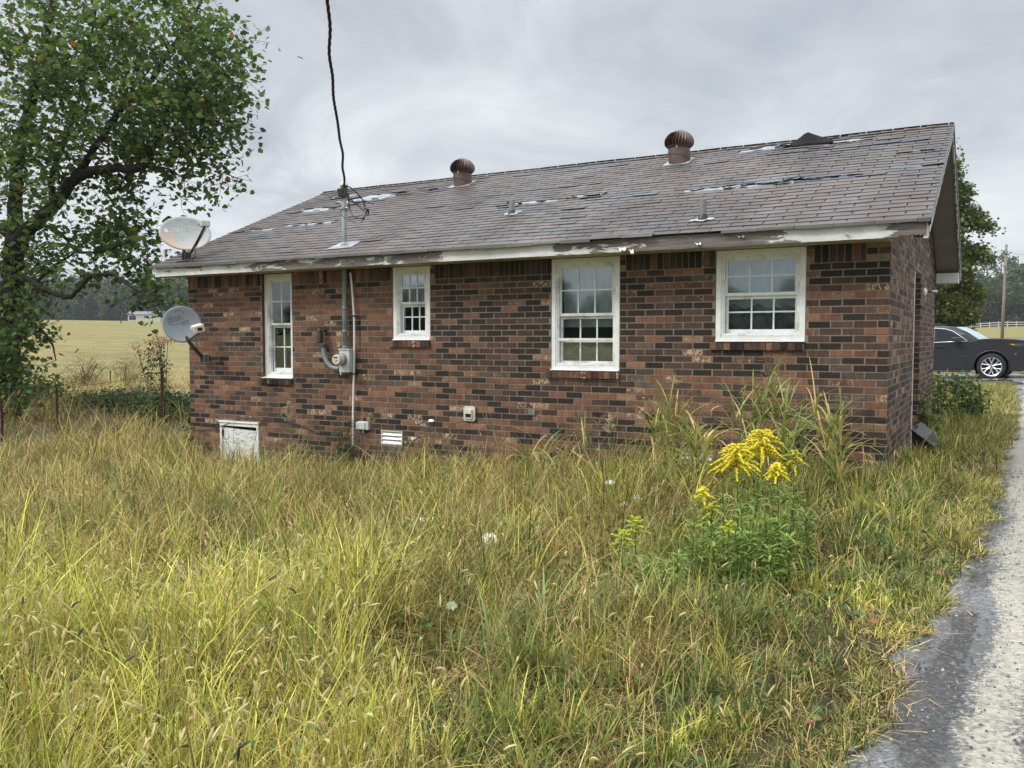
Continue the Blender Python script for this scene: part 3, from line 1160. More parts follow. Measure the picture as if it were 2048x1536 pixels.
def window(k, cols, zup, meet, zlow, midbar=None):
    """casing (window) > storm frame, sashes, glass, curtain, brick sill"""
    x0, x1, z0, z1, rec = WIN[k]
    zg0 = zlow[-1]                                 # bottom of the lower glass
    cw = .052 if k != 3 else .048
    cs = MB()
    ring(cs, x0 + .003, x1 - .003, z0 + .018, z1 - .002, cw, -.012 + rec, .10 + rec, tb=.038, tt=.05)
    cs.add([(x0 + .003, .05 + rec, z0 + .034), (x1 - .003, .05 + rec, z0 + .034), (x1 - .003, -.026, z0 + .012), (x0 + .003, -.026, z0 + .012),
            (x0 + .003, .05 + rec, z0 + .002), (x1 - .003, .05 + rec, z0 + .002), (x1 - .003, -.026, z0 + .002), (x0 + .003, -.026, z0 + .002)],
           [(0, 3, 2, 1), (4, 5, 6, 7), (3, 7, 6, 2), (0, 4, 7, 3), (1, 2, 6, 5)])
    wo = cs.build('window', M['white'], house, bevel=.003)
    a, b = x0 + cw + .004, x1 - cw - .004
    st_ = MB()
    ztop, zbot = z1 - .052, z0 + .058
    ring(st_, a, b, zbot, ztop, .016, -.004 + rec, .03 + rec)
    ring(st_, a + .016, b - .016, zbot + .014, ztop - .016, .014, .004 + rec, .05 + rec)
    if midbar:
        st_.box(a + .03, b - .03, .006 + rec, .022 + rec, midbar - .014, midbar + .014)
    # screw heads
    for zz in np.arange(zbot + .1, ztop, .22):
        for xx in (a + .008, b - .008):
            st_.box(xx - .004, xx + .004, -.007 + rec, -.003 + rec, zz - .004, zz + .004)
    st_.build('storm_frame', M['alu'], wo, bevel=.0015)
    ga, gb = a + .031, b - .031
    up = MB()
    yu = .026 + rec
    ring(up, ga, gb, meet[1], ztop - .031, .022, yu, yu + .03, tb=.03, tt=.022)
    mu = .0075
    ia, ib = ga + .022, gb - .022
    for i in range(1, cols):
        xm = ia + (ib - ia) * i / cols
        up.box(xm - mu, xm + mu, yu + .004, yu + .02, meet[1] + .03, ztop - .053)
    for zz in zup:
        for i in range(cols):
            xa_ = ia + (ib - ia) * i / cols + (mu if i else 0)
            xb_ = ia + (ib - ia) * (i + 1) / cols - (mu if i < cols - 1 else 0)
            up.box(xa_, xb_, yu + .004, yu + .02, zz - mu, zz + mu)
    up.build('upper_sash', M['alu'], wo)
    lo = MB()
    yl = .058 + rec
    ring(lo, ga, gb, zbot + .018, meet[1] - .002, .024, yl, yl + .03, tb=max(.03, zg0 - zbot - .018), tt=.03)
    ia2, ib2 = ga + .024, gb - .024
    for i in range(1, cols):
        xm = ia2 + (ib2 - ia2) * i / cols + .012
        lo.box(xm - mu, xm + mu, yl + .004, yl + .02, zg0, meet[1] - .032)
    for zz in zlow[:-1]:
        for i in range(cols):
            xa_ = ia2 + (ib2 - ia2) * i / cols + (mu + .012 if i else 0)
            xb_ = ia2 + (ib2 - ia2) * (i + 1) / cols + (.012 - mu if i < cols - 1 else 0)
            lo.box(xa_, xb_, yl + .004, yl + .02, zz - mu, zz + mu)
    lo.build('lower_sash', M['alu'], wo)
    gl = MB()
    gl.box(ia - .004, ib + .004, yu + .010, yu + .014, meet[1] + .026, ztop - .05)
    gl.build('pane', M['glass'], wo)
    gl = MB()
    gl.box(ia2 - .004, ib2 + .004, yl + .010, yl + .014, zg0 - .004, meet[1] - .028)
    gl.build('pane', M['glass'], wo)
    # what hangs inside
    cu = MB()
    nx = 60
    xs_ = np.linspace(ga, gb, nx)
    zlo = meet[1] - .12 if k in (3, 4) else meet[1] - .02
    if k == 2:
        zlo = meet[1]
    zs_ = np.linspace(zlo, ztop, 6)
    Xc, Zc = np.meshgrid(xs_, zs_, indexing='ij')
    if k == 1:
        bl = MB()
        for zz in np.arange(2.06, ztop, .021):
            bl.box(ga, gb, .135 + rec, .143 + rec, zz, zz + .0185)
        bl.build('blind', M['curtain'], wo)
    else:
        Yc = .135 + rec + .012 * np.sin(Xc * 34 + np.sin(Xc * 11)) + .004 * np.sin(Zc * 20)
        cu.grid(np.stack([Xc, Yc, Zc], -1), col=(1, 1, 1, 1))
        cu.build('curtain', M['curtain'], wo)
    ps = MB()
    zp1 = {1: meet[1] - .0, 2: zg0, 3: 1.56, 4: 1.96}[k]
    if k != 2:
        zs_ = np.linspace(zg0 - .03, zp1, 24)
        Xc, Zc = np.meshgrid(np.linspace(ga, gb, 40), zs_, indexing='ij')
        cr = sum(np.abs(np.sin(Xc * f1 + Zc * f2 + p)) * a_ for f1, f2, p, a_ in ((17, 9, .3, .02), (-11, 23, 1.1, .018), (31, 15, 2.0, .009), (7, -35, .7, .012)))
        top = (zp1 - Zc) / (zp1 - zg0 + .03)
        Zc = Zc - .05 * np.abs(np.sin(Xc * 13)) * (1 - top)
        ps.grid(np.stack([Xc, .155 + rec - cr * .8, Zc], -1))
        ps.build('plastic_sheet', M['plastic_sheet'], wo, smooth=True)
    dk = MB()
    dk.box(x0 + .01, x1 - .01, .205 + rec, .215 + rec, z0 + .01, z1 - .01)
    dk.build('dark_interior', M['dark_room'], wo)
    # rowlock sill
    sl_ = MB()
    xa, xb = x0 - .045, x1 - .004
    x = xa
    sh = .078
    while x < xb - .02:
        e = min(x + .061, xb)
        c = brick_col(x, z0, .25 if k != 1 else .7)
        c[:3] *= .85
        o_ = rng.uniform(.032, .042)
        sl_.add([(x, .05, z0 + .003), (e, .05, z0 + .003), (e, -o_, z0 - .012), (x, -o_, z0 - .012),
                 (x, .05, z0 - sh), (e, .05, z0 - sh), (e, -o_ + .004, z0 - sh), (x, -o_ + .004, z0 - sh)],
                [(0, 3, 2, 1), (3, 7, 6, 2), (4, 5, 6, 7), (0, 4, 7, 3), (1, 2, 6, 5)], col=c)
        x += .069
    sl_.box(xa + .002, xb - .002, -.024, .05, z0 - sh + .003, z0 - .02, mortar)
    sl_.build('brick_sill', M['brick'], wo)
    return wo


w1 = window(1, 2, [2.107], (1.82, 1.79), [1.50, 1.217])
w2 = window(2, 3, [2.223], (2.058, 2.025), [1.873, 1.71])
w3 = window(3, 3, [2.134], (1.893, 1.855), [1.577, 1.365], midbar=1.60)
w4 = window(4, 3, [2.22], (2.058, 2.029), [1.87, 1.70])
for w_, t_ in ((w1, 'tall narrow window with a raised blind and plastic sheet'), (w2, 'small bathroom window with dark lower sash'),
               (w3, 'tall three column window with crumpled plastic low inside'), (w4, 'square window with sagging curtain near right corner')):
    w_['label'] = t_

# crawl-space door and foundation vents (parts of the house)
ad = MB()
ring(ad, ACC[0] + .004, ACC[1] - .004, -.15, ACC[3] + .01, .035, -.02, .03, tt=.05)
ad.box(ACC[0] - .01, ACC[1] + .004, -.034, .0, ACC[3] + .006, ACC[3] + .03)
ado = ad.build('access_door', M['white'], house, bevel=.003)
ap = MB()
c_ = np.array([(ACC[0] + ACC[1]) / 2, .012, .10])
tl_ = R(-2.2)
ap.obox(c_, np.array([math.cos(tl_), 0, math.sin(tl_)]) * .328, (0, .012, 0), np.array([-math.sin(tl_), 0, math.cos(tl_)]) * .26)
ap.build('door_panel', M['crackle'], ado)
hg = MB()
hg.box(ACC[0] + .03, ACC[0] + .065, -.012, .0, .25, .34)
hg.build('hinge', M['black'], ado)
for i, (a, b, c, d_) in enumerate(VENTS):
    vb = MB()
    ring(vb, a + .003, b - .003, c + .003, d_ - .003, .012, -.004, .04)
    vo = vb.build('foundation_vent', M['cream_plastic'], house)
    vs = MB()
    for q in range(3):
        zz = c + .018 + q * (d_ - c - .03) / 3
        hh = (d_ - c - .03) / 3 - .006
        vs.add([(a + .015, -.006, zz), (b - .015, -.006, zz), (b - .015, .024, zz + hh), (a + .015, .024, zz + hh), (a + .015, -.001, zz - .006), (b - .015, -.001, zz - .006)],
               [(0, 1, 2, 3), (4, 5, 1, 0)])
    vs.build('louvre', M['pvc'], vo)
    vk = MB()
    vk.box(a + .013, b - .013, .03, .038, c + .012, d_ - .012)
    vk.build('dark_backing', M['dark_room'], vo)

# ------------------------------------------------------------------ things fixed to the house
def bez(pts, n=24):
    """smooth curve through points (Catmull-Rom)"""
    P = np.asarray(pts, float)
    P = np.concatenate([[2 * P[0] - P[1]], P, [2 * P[-1] - P[-2]]])
    res = []
    for i in range(1, len(P) - 2):
        t = np.linspace(0, 1, n, endpoint=False)[:, None]
        a, b, c, d_ = P[i - 1], P[i], P[i + 1], P[i + 2]
        res.append(.5 * ((2 * b) + (-a + c) * t + (2 * a - 5 * b + 4 * c - d_) * t ** 2 + (-a + 3 * b - 3 * c + d_) * t ** 3))
    res.append(P[-2][None])
    return np.concatenate(res)


def turbine(px, py, label, s):
    P = onRoof(px, py)
    t = empty('turbine_vent', (P[0], P[1], P[2]), label, 'roof vent', 'turbine vents along the ridge')
    x, y, z = P
    cb_ = MB()
    r0 = .145 * s
    # elbow: lower piece tilted with the roof, upper piece plumb, a slanting seam between
    a = np.linspace(0, 2 * np.pi, 40, endpoint=False)
    rings = []
    for h, k in ((-.12, 1.0), (.06, .99), (.11, .985)):
        seam = h + (.045 * np.cos(a + 2.4) if k == .99 else 0 * a)
        off = RS * r0 * np.sin(a) if h < 0 else 0 * a
        rings.append(np.stack([x + r0 * k * np.cos(a) + (.02 * s if h < 0 else 0), y + r0 * k * np.sin(a), z + seam + off], 1))
    up = np.stack([x + r0 * 1.03 * np.cos(a), y + r0 * 1.03 * np.sin(a), z + .06 + .045 * np.cos(a + 2.4)], 1)
    top = np.stack([x + r0 * .96 * np.cos(a), y + r0 * .96 * np.sin(a), 0 * a + z + .205 * s], 1)
    for A, B in ((rings[0], rings[1]), (up, top)):
        q = [(i, (i + 1) % 40, 40 + (i + 1) % 40, 40 + i) for i in range(40)]
        cb_.add(np.concatenate([A, B]), q)
    cb_.build('collar', M['brownmetal'], t, smooth=True)
    hd = MB()
    zb, zt, rm = z + .20 * s, z + .405 * s, .188 * s
    nv = 30
    for i in range(nv):          # curved vanes, each turned a little like the blades of a turbine
        a0 = 2 * np.pi * i / nv
        pts = []
        for j in range(9):
            t_ = j / 8
            rr_ = rm * (math.sin(math.pi * (.30 + .65 * t_))) ** .5 if 0 < t_ < 1 else (.160 * s if t_ == 0 else .06 * s)
            zz = zb + (zt - zb) * (t_ if t_ < .9 else .9 + (t_ - .9) * .8)
            for wd, rk in ((-.10, .82), (.15, 1.04)):
                aa_ = a0 + wd + .25 * t_
                pts.append((x + rr_ * rk * math.cos(aa_), y + rr_ * rk * math.sin(aa_), zz))
        q = [(2 * j, 2 * j + 1, 2 * j + 3, 2 * j + 2) for j in range(8)]
        hd.add(pts, q)
    hd.lathe([(.155 * s, zb - z - .012), (.162 * s, zb - z + .004), (.150 * s, zb - z + .012)], P, sides=40)
    hd.lathe([(.0, zt - z + .004), (.07 * s, zt - z), (.10 * s, zt - z - .022 * s)], P, sides=30)
    hd.lathe([(.110 * s, zb - z), (.125 * s, zb - z + .1 * s), (.06 * s, zt - z - .03)], P, sides=30)
    h_ = hd.build('turbine_head', M['brownmetal'], t)
    h_.modifiers.new('thick', 'SOLIDIFY').thickness = .002
    fl_ = MB()
    v_ = (P[1] - YE) / CS
    q = roofP(np.array([x - .17, x + .17, x + .17, x - .17]), np.array([v_ - .17, v_ - .155, v_ + .17, v_ + .17]), .017)
    q2 = roofP(np.array([x - .17, x + .17, x + .17, x - .17]), np.array([v_ - .17, v_ - .155, v_ + .17, v_ + .17]), .005)
    fl_.add(np.concatenate([q, q2]), [(0, 1, 2, 3), (0, 4, 5, 1), (1, 5, 6, 2), (3, 0, 4, 7)])
    fl_.build('flashing', M['tar'], t)
    cl_ = MB()
    cl_.box(x + .01, x + .022, y - .155 * s, y - .148 * s, zb - .03, zb + .012)
    cl_.build('clip', M['white'], t)
    return t


turbine(925, 371, 'brown turbine roof vent nearer the service mast', .97)
turbine(1358, 325, 'brown turbine roof vent nearer the lifted ridge shingle', 1.0)


def stack(px, py, h, label):
    P = onRoof(px, py)
    t = empty('vent_pipe', P, label, 'vent pipe', 'grey vent pipes through the roof')
    b = MB()
    b.lathe([(.033, -.05), (.034, h), (.028, h), (.027, h - .08)], P, sides=16)
    b.build('pipe', M['greypipe'], t, smooth=False)
    c = MB()
    c.lathe([(.062, -.04), (.052, .02), (.042, .05), (.037, .062)], P, sides=16)
    c.build('boot', M['black'], t)
    f = MB()
    v_ = (P[1] - YE) / CS
    n_ = 14
    a = np.linspace(0, 2 * np.pi, n_, endpoint=False)
    rr_ = .10 * (1 + .35 * rng.normal(size=n_) * .6)
    ringv = roofP(P[0] + rr_ * np.cos(a) * 1.1, v_ + rr_ * np.sin(a) * .8, .016 + .006 * rng.random(n_))
    f.add(np.concatenate([ringv, roofP(np.array([P[0]]), np.array([v_]), .03)]), tris=[(i, (i + 1) % n_, n_) for i in range(n_)])
    f.build('flashing', M['tar'], t)


stack(1024, 431, .185, 'grey vent pipe below torn patch mid roof')
stack(1406, 441, .205, 'grey vent pipe low on the roof above the square window')

# service mast, weatherhead, loops of wire
MX, MY = -6.300, -.062
mast = empty('service_mast', (MX, MY, 2.5), 'grey service mast rising through the eave with black weatherhead', 'electric mast')
b = MB()
b.tube([(MX + .005, MY, 1.475), (MX, MY, 2.0), (MX + .005, MY, 2.7), (MX + .012, MY, 3.44)], .030, 14)
for zz in (1.70, 1.99, 1.50):
    b.lathe([(.031, -.02), (.0345, -.018), (.0345, .018), (.031, .02)], (MX + .003, MY, zz), sides=14)
b.build('pipe', M['greypipe'], mast, smooth=True)
b = MB()
b.lathe([(.036, -.10), (.044, -.09), (.046, .02), (.043, .05)], (MX + .012, MY, 3.47), sides=16)
b.obox((MX - .012, MY - .035, 3.43), (.03, .01, 0), (-.01, .03, .01), (0, -.01, .05))
b.build('weatherhead', M['darkplastic'], mast, bevel=.006)
b = MB()
b.lathe([(.048, .0), (.047, .018), (.036, .04), (.016, .053), (0, .056)], (MX + .012, MY, 3.515), sides=16)
b.build('cap', M['cream_plastic'], mast, smooth=True)
b = MB()
b.tube([(MX - .05, MY, 3.235), (MX + .07, MY, 3.235)], .018, 10)
b.lathe([(.034, -.03), (.037, 0), (.034, .03)], (MX + .01, MY, 3.235), sides=14)
b.build('insulator', M['galv'], mast)
b = MB()
v_ = (MY - YE) / CS
q = roofP(np.array([MX - .17, MX + .19, MX + .15, MX - .14]), np.array([v_ - .16, v_ - .10, v_ + .15, v_ + .15]), np.array([.02, .014, .014, .018]))
b.add(q, [(0, 1, 2, 3)])
b.lathe([(.06, -.03), (.045, .03), (.034, .05)], (MX + .005, MY, roofz(MY)), sides=14)
fo_ = b.build('flashing', M['tar'], mast)
fo_.modifiers.new('thick', 'SOLIDIFY').thickness = .006
loops = [[(690, 372), (702, 376), (722, 395), (732, 417)], [(693, 380), (700, 402), (722, 404), (733, 403), (746, 408)], [(694, 392), (715, 410), (735, 428), (737, 418)],
         [(697, 386), (699, 415), (708, 433), (726, 436), (735, 421)], [(684, 400), (679, 412), (683, 428), (691, 438)], [(696, 441), (716, 446), (726, 441), (727, 434)],
         [(688, 393), (700, 398), (712, 396)]]
for i, lp in enumerate(loops):
    pts = [onY(px_, py_, MY - .05 - .04 * math.sin(k * 1.7 + i)) for k, (px_, py_) in enumerate(lp)]
    b = MB()
    b.tube(bez(pts, 10), .0085 if i < 4 else .004, 6)
    b.build('wire', M['black'], mast, smooth=True)
for px_, py_, s_ in ((732, 418, .028), (728, 402, .022), (726, 437, .016)):
    P = onY(px_, py_, MY - .06)
    b = MB()
    b.obox(P, np.array([.9, 0, -.5]) * s_, (0, .016, 0), np.array([.3, 0, .55]) * s_)
    b.build('splice', M['darkplastic'], mast, bevel=.004)

# overhead service cable: three twisted strands rising out of the picture
A = onY(688, 372, MY - .03)
B = atD(652, -10, 6.6)
far = A + (B - A) * 3.2
tt = np.linspace(0, 1, 700)
sagc = -4 * .28 * tt * (1 - tt)
cen = A + (far - A) * tt[:, None]
cen[:, 2] += sagc - np.interp(tt, [0, .3125, 1], [0, -4 * .28 * .3125 * .6875, 0])
wv = .012
cen[:, 0] += wv * np.sin(tt * 95) * (.6 + .4 * np.sin(tt * 31)) + .02 * np.sin(tt * 23)
cab = empty('service_cable', A, 'black twisted power cable rising from weatherhead into sky', 'power cable')
for k in range(3):
    ph = tt * 260 + k * 2.094
    st = cen + np.stack([.0085 * np.cos(ph), .0085 * np.sin(ph), 0 * ph], 1)
    b = MB()
    b.tube(st, .0072, 5)
    b.build('strand', M['black'], cab, smooth=True)

# meter can with round glass meter
P0_, P1_ = onY(677.5, 698, -.115), onY(698.5, 745, -.115)
mx0, mx1, mz1, mz0 = P0_[0], P1_[0], P0_[2] - .012, P1_[2]
met = empty('electric_meter', ((mx0 + mx1) / 2, -.06, mz0), 'light grey electric meter box with round meter below service mast', 'electric meter')
b = MB()
b.box(mx0, mx1, -.113, -.008, mz0, mz1)
b.box(mx0 - .01, mx1 + .01, -.124, -.004, mz1 + .001, mz1 + .014)
b.box(mx0 + .02, mx0 + .04, -.121, -.114, mz0 - .035, mz0 + .02)
b.build('box', M['greymetal'], met, bevel=.004)
mc = np.array([(mx0 + mx1) / 2 - .028, -.114, (mz0 + mz1) / 2 + .022])
b = MB()
b.lathe([(.075, 0), (.078, .012), (.072, .03), (.066, .034)], mc, (0, -1, 0), 28)
b.build('collar_ring', M['galv'], met, smooth=True)
b = MB()
b.lathe([(.064, .03), (.064, .11), (.060, .122), (.0, .124)], mc, (0, -1, 0), 28)
b.build('meter_face', M['cream_plastic'], met)
b = MB()
b.box(mc[0] - .035, mc[0] + .03, mc[1] - .1262, mc[1] - .1245, mc[2] + .018, mc[2] + .033)
b.box(mc[0] - .04, mc[0] - .01, mc[1] - .1262, mc[1] - .1245, mc[2] - .008, mc[2] - .002)
b.box(mc[0] + .006, mc[0] + .03, mc[1] - .1262, mc[1] - .1245, mc[2] - .014, mc[2] - .004)
b.box(mc[0] - .02, mc[0] + .012, mc[1] - .1262, mc[1] - .1245, mc[2] - .034, mc[2] - .029)
b.build('dial', M['black'], met)

# conduit body (dark) with a bent pipe running into the meter can
cbd = empty('conduit_elbow', onY(644, 672, -.06), 'dark brown conduit fitting with bent grey pipe left of meter', 'conduit')
P = onY(640, 671, -.075)
b = MB()
b.box(P[0] - .032, P[0] + .032, -.105, -.045, P[2] - .095, P[2] + .085)
b.box(P[0] + .02, P[0] + .055, -.075, -.004, P[2] + .04, P[2] + .08)
b.build('fitting', M['darkplastic'], cbd, bevel=.014)
b = MB()
b.box(P[0] - .028, P[0] + .028, -.112, -.104, P[2] - .085, P[2] + .075)
b.build('cover', M['darkplastic'], cbd, bevel=.012)
Pb = [onY(647.5, 690, -.075), onY(648, 705, -.075), onY(653, 722, -.075), onY(663, 734, -.075), onY(679, 738, -.075)]
b = MB()
b.tube(bez(Pb, 8), .030, 14)
b.build('bent_pipe', M['greypipe'], cbd, smooth=True)
b = MB()
b.lathe([(.033, -.025), (.036, -.02), (.036, .02), (.033, .025)], onY(647.5, 691, -.075), sides=14)
b.build('coupling', M['darkplastic'], cbd)

# white plastic conduit leaning against the wall
b = MB()
pts = [onY(694, 541, -.03), onY(699, 546, -.04), onY(701.5, 552, -.045), onY(706, 600, -.045), onY(708.5, 650, -.05), onY(708.5, 720, -.05), onY(706.5, 800, -.05), onY(705.5, 900, -.06)]
b.tube(bez(pts, 8)[12:], .0135, 10)
wc = b.build('plastic_conduit', M['pvc'], None, smooth=True)
tag(wc, 'thin white plastic pipe bowed down the wall beside meter', 'pipe')
b = MB()
b.tube(bez(pts[:3], 8), .009, 8)
bb = b.build('cable_tail', M['black'], wc, smooth=True)
for px_, py_ in ((708, 632), (708.5, 748)):
    P = onY(px_, py_, -.05)
    b = MB()
    b.lathe([(.0155, -.009), (.0165, 0), (.0155, .009)], P, sides=10)
    b.box(P[0] - .003, P[0] + .02, -.05, -.004, P[2] - .005, P[2] + .005)
    b.build('strap', M['black'], wc)

# telephone box
P0_, P1_ = onY(711, 844, -.07), onY(732, 862, -.07)
ub = empty('utility_box', ((P0_[0] + P1_[0]) / 2, -.03, P1_[2]), 'small grey plastic telephone box low on the wall', 'utility box')
b = MB()
b.box(P0_[0], P1_[0] - .025, -.07, -.006, P1_[2] + .015, P0_[2])
b.box(P0_[0] + .02, P1_[0] + .02, -.055, -.006, P1_[2] + .01, P0_[2] + .01)
b.build('cover', M['greymetal'], ub, bevel=.006)
b = MB()
for q in (.03, .1):
    b.tube([(P0_[0] + q, -.04, P1_[2] + .02), (P0_[0] + q, -.04, P1_[2] - .03)], .014, 8)
    b.tube(bez([(P0_[0] + q, -.04, P1_[2] - .03), (P0_[0] + q + .02, -.03, P1_[2] - .12), (P0_[0] + q - .01, -.035, P1_[2] - .30)], 6), .005, 6)
b.build('cable', M['greypipe'], ub)

# dryer vent hood
P0_, P1_ = onY(928, 812, -.01), onY(951, 843, -.01)
dv = empty('dryer_vent', ((P0_[0] + P1_[0]) / 2, -.02, P1_[2]), 'cream plastic dryer vent with dark half round mouth', 'vent')
b = MB()
cx, cz, hw, hh = (P0_[0] + P1_[0]) / 2, (P0_[2] + P1_[2]) / 2, abs(P1_[0] - P0_[0]) / 2, abs(P1_[2] - P0_[2]) / 2
ch = .018
b.slab([(-hw + ch, -hh), (hw - ch, -hh), (hw, -hh + ch), (hw, hh - ch), (hw - ch, hh), (-hw + ch, hh), (-hw, hh - ch), (-hw, -hh + ch)], .018, (1, 0, 0), (0, 0, 1), (0, -1, 0), (cx, -.006, cz))
b.build('plate', M['cream_plastic'], dv, bevel=.003)
b = MB()
b.box(cx - .05, cx + .045, -.05, -.024, cz + .0, cz + .05)
b.box(cx - .05, cx - .04, -.045, -.024, cz - .055, cz)
b.box(cx + .035, cx + .045, -.045, -.024, cz - .055, cz)
b.box(cx - .05, cx + .045, -.04, -.024, cz - .06, cz - .045)
b.build('hood', M['cream_plastic'], dv, bevel=.003)
b = MB()
b.slab([(.042 * math.cos(t_), .042 * math.sin(t_)) for t_ in np.linspace(math.pi, 2 * math.pi, 16)], .004, (1, 0, 0), (0, 0, 1), (0, -1, 0), (cx - .003, -.0335, cz - .001))
b.build('mouth', M['dark_room'], dv)

P = onY(1063, 825, -.01)
b = MB()
b.box(P[0] - .045, P[0] + .045, -.016, -.006, P[2] - .03, P[2] + .03)
b.box(P[0] - .004, P[0] + .004, -.019, -.016, P[2] - .018, P[2] + .018)
pl = b.build('cover_plate', M['galv'], None, bevel=.002)
tag(pl, 'small rectangular metal cover plate right of dryer vent', 'cover plate')

P = onY(832, 876, -.03)
fa = empty('hose_tap', (P[0], 0, P[2]), 'grey hose tap low on wall right of louvred vent', 'tap')
b = MB()
b.tube([(P[0] + .03, -.004, P[2] + .01), (P[0] + .03, -.06, P[2] + .01), (P[0] + .02, -.09, P[2] - .02)], .014, 10)
b.build('spout', M['galv'], fa, smooth=True)
b = MB()
b.lathe([(.0, .0), (.022, .0), (.022, .012), (0, .012)], (P[0], -.09, P[2]), (0, -1, 0), 12)
b.build('handle', M['pvc'], fa)

# black cable drooping over the access door
pts = [onY(x_, y_, -.02) for x_, y_ in ((362, 860), (400, 860), (425, 857), (455, 848), (490, 836), (530, 840), (575, 843), (600, 850), (640, 868))]
b = MB()
b.tube(bez(pts, 8), .0055, 6)
bc = b.build('black_cable', M['black'], None, smooth=True)
tag(bc, 'thin black cable drooping along wall above crawl space door', 'cable')

# flood lamp on the gable wall
fl0 = onX(1847, 584, 0.0)
fl_ = empty('flood_light', (0, fl0[1], fl0[2]), 'small white flood lamp on gable wall beside the doorway', 'outdoor lamp')
b = MB()
b.lathe([(.055, .004), (.055, .022), (.03, .04), (.018, .045)], (0, fl0[1], fl0[2]), (1, 0, 0), 18)
b.build('base', M['pvc'], fl_, smooth=False)
b = MB()
b.tube([(.04, fl0[1], fl0[2]), (.075, fl0[1] + .02, fl0[2] + .005), (.10, fl0[1] + .06, fl0[2])], .012, 8)
b.build('arm', M['black'], fl_)
b = MB()
b.lathe([(.015, 0), (.02, .015), (.03, .06), (.031, .08), (.0, .08)], (.085, fl0[1] + .05, fl0[2] + .003), (.75, .6, -.05), 16)
b.build('lamp_head', M['galv'], fl_)


# satellite dishes
def text_pts(body, size, font_scale=(1, 1)):
    cu = bpy.data.curves.new('lettering', 'FONT')
    cu.body = body
    cu.size = size
    cu.align_x = 'CENTER'
    cu.align_y = 'CENTER'
    cu.resolution_u = 3
    o = bpy.data.objects.new('lettering', cu)
    C.objects.link(o)
    me = bpy.data.meshes.new_from_object(o.evaluated_get(bpy.context.evaluated_depsgraph_get()))
    bpy.data.objects.remove(o)
    v = np.array([tuple(p.co) for p in me.vertices])
    f = [list(p.vertices) for p in me.polygons]
    bpy.data.meshes.remove(me)
    return v, f


def dish_frame(c, nrm_, upv):
    n_ = np.asarray(nrm_, float); n_ /= np.linalg.norm(n_)
    u_ = np.asarray(upv, float)
    u_ = u_ - n_ * np.dot(u_, n_); u_ /= np.linalg.norm(u_)
    r_ = np.cross(u_, n_)
    return np.asarray(c, float), r_, u_, n_


def dish_surface(fr, a, b_, depth, x, y, off=0.0):
    c, r_, u_, n_ = fr
    k = (x / a) ** 2 + (y / b_) ** 2
    z = depth * (k - 1) + off
    return c + np.outer(x, r_) + np.outer(y, u_) + np.outer(z, n_)


def dish_body(fr, a, b_, depth, mat, parent, stain=None):
    b = MB()
    nr, na = 10, 56
    ks = np.linspace(0, 1, nr)
    an = np.linspace(0, 2 * np.pi, na, endpoint=False)
    V, cols = [], []
    for off, rev in ((0, 0), (-.012, 1)):
        for kk in ks:
            xx, yy = a * kk * np.cos(an), b_ * kk * np.sin(an)
            V.append(dish_surface(fr, a, b_, depth, xx, yy, off))
            st = stain(xx / a, yy / b_) if stain else 0 * xx
            cols.append(np.stack([st, st, st, 1 + 0 * st], 1))
    V = np.concatenate(V)
    cols = np.concatenate(cols)
    q = []
    for s_ in (0, 1):
        o_ = s_ * nr * na
        for i in range(nr - 1):
            for k in range(na):
                k2 = (k + 1) % na
                f = (o_ + i * na + k, o_ + (i + 1) * na + k, o_ + (i + 1) * na + k2, o_ + i * na + k2)
                q.append(f if s_ == 0 else f[::-1])
    for k in range(na):
        k2 = (k + 1) % na
        q.append(((nr - 1) * na + k, nr * na + (nr - 1) * na + k, nr * na + (nr - 1) * na + k2, (nr - 1) * na + k2))
    b.add(V, q, col=cols)
    return b.build('dish', mat, parent, smooth=True)


def dish_text(fr, a, b_, depth, body, size, cx_, cy_, ang, mat, parent, name='lettering'):
    v, f = text_pts(body, size)
    ca, sa = math.cos(ang), math.sin(ang)
    x = cx_ + v[:, 0] * ca - v[:, 1] * sa
    y = cy_ + v[:, 0] * sa + v[:, 1] * ca
    b = MB()
    b.add(dish_surface(fr, a, b_, depth, x, y, .0035), ngons=f)
    return b.build(name, mat, parent)


# on the roof: white oval dish, stained orange
Pp = onRoof(373, 521)
ds = empty('satellite_dish', Pp, 'white oval satellite dish with orange stain on roof corner', 'satellite dish')
cen = onY(371, 466, Pp[1] - .12)
tocam = CAM - cen
fr = dish_frame(cen, tocam / np.linalg.norm(tocam) + np.array([.42, 0, .80]), (-.10, -.10, 1))
DA, DB = .345, .268
stain = lambda x, y: .95 * np.exp(-(((x + .72) / .34) ** 2 + ((y + .30) / .5) ** 2)) + .8 * np.exp(-(((x + .22) / .38) ** 2 + ((y + .72) / .20) ** 2)) + .5 * np.exp(-(((x - .42) / .25) ** 2 + ((y + .45) / .22) ** 2))
dd = dish_body(fr, DA, DB, .055, M['dish_white'], ds, stain)
dish_text(fr, DA, DB, .055, 'DIRECTV', .086, -.002, .085, R(4), M['ink_white'], dd)
b = MB()
xx = -.235 + .030 * np.cos(np.linspace(0, 2 * np.pi, 20, endpoint=False))
yy = .07 + .032 * np.sin(np.linspace(0, 2 * np.pi, 20, endpoint=False))
b.add(dish_surface(fr, DA, DB, .055, xx, yy, .0035), ngons=[list(range(20))])
b.build('emblem', M['ink_white'], dd)
c, r_, u_, n_ = fr
low = c - u_ * DB * .95
lnb = onY(410, 452, Pp[1] - .42)
b = MB()
b.tube([Pp + np.array([0, 0, -.02]), Pp + np.array([-.03, -.02, .13]), c - n_ * .10 - u_ * .12], .024, 12)
b.build('pole', M['greypipe'], ds, smooth=True)
b = MB()
b.obox(c - n_ * .105 - u_ * .04, r_ * .06, u_ * .09, n_ * .03)
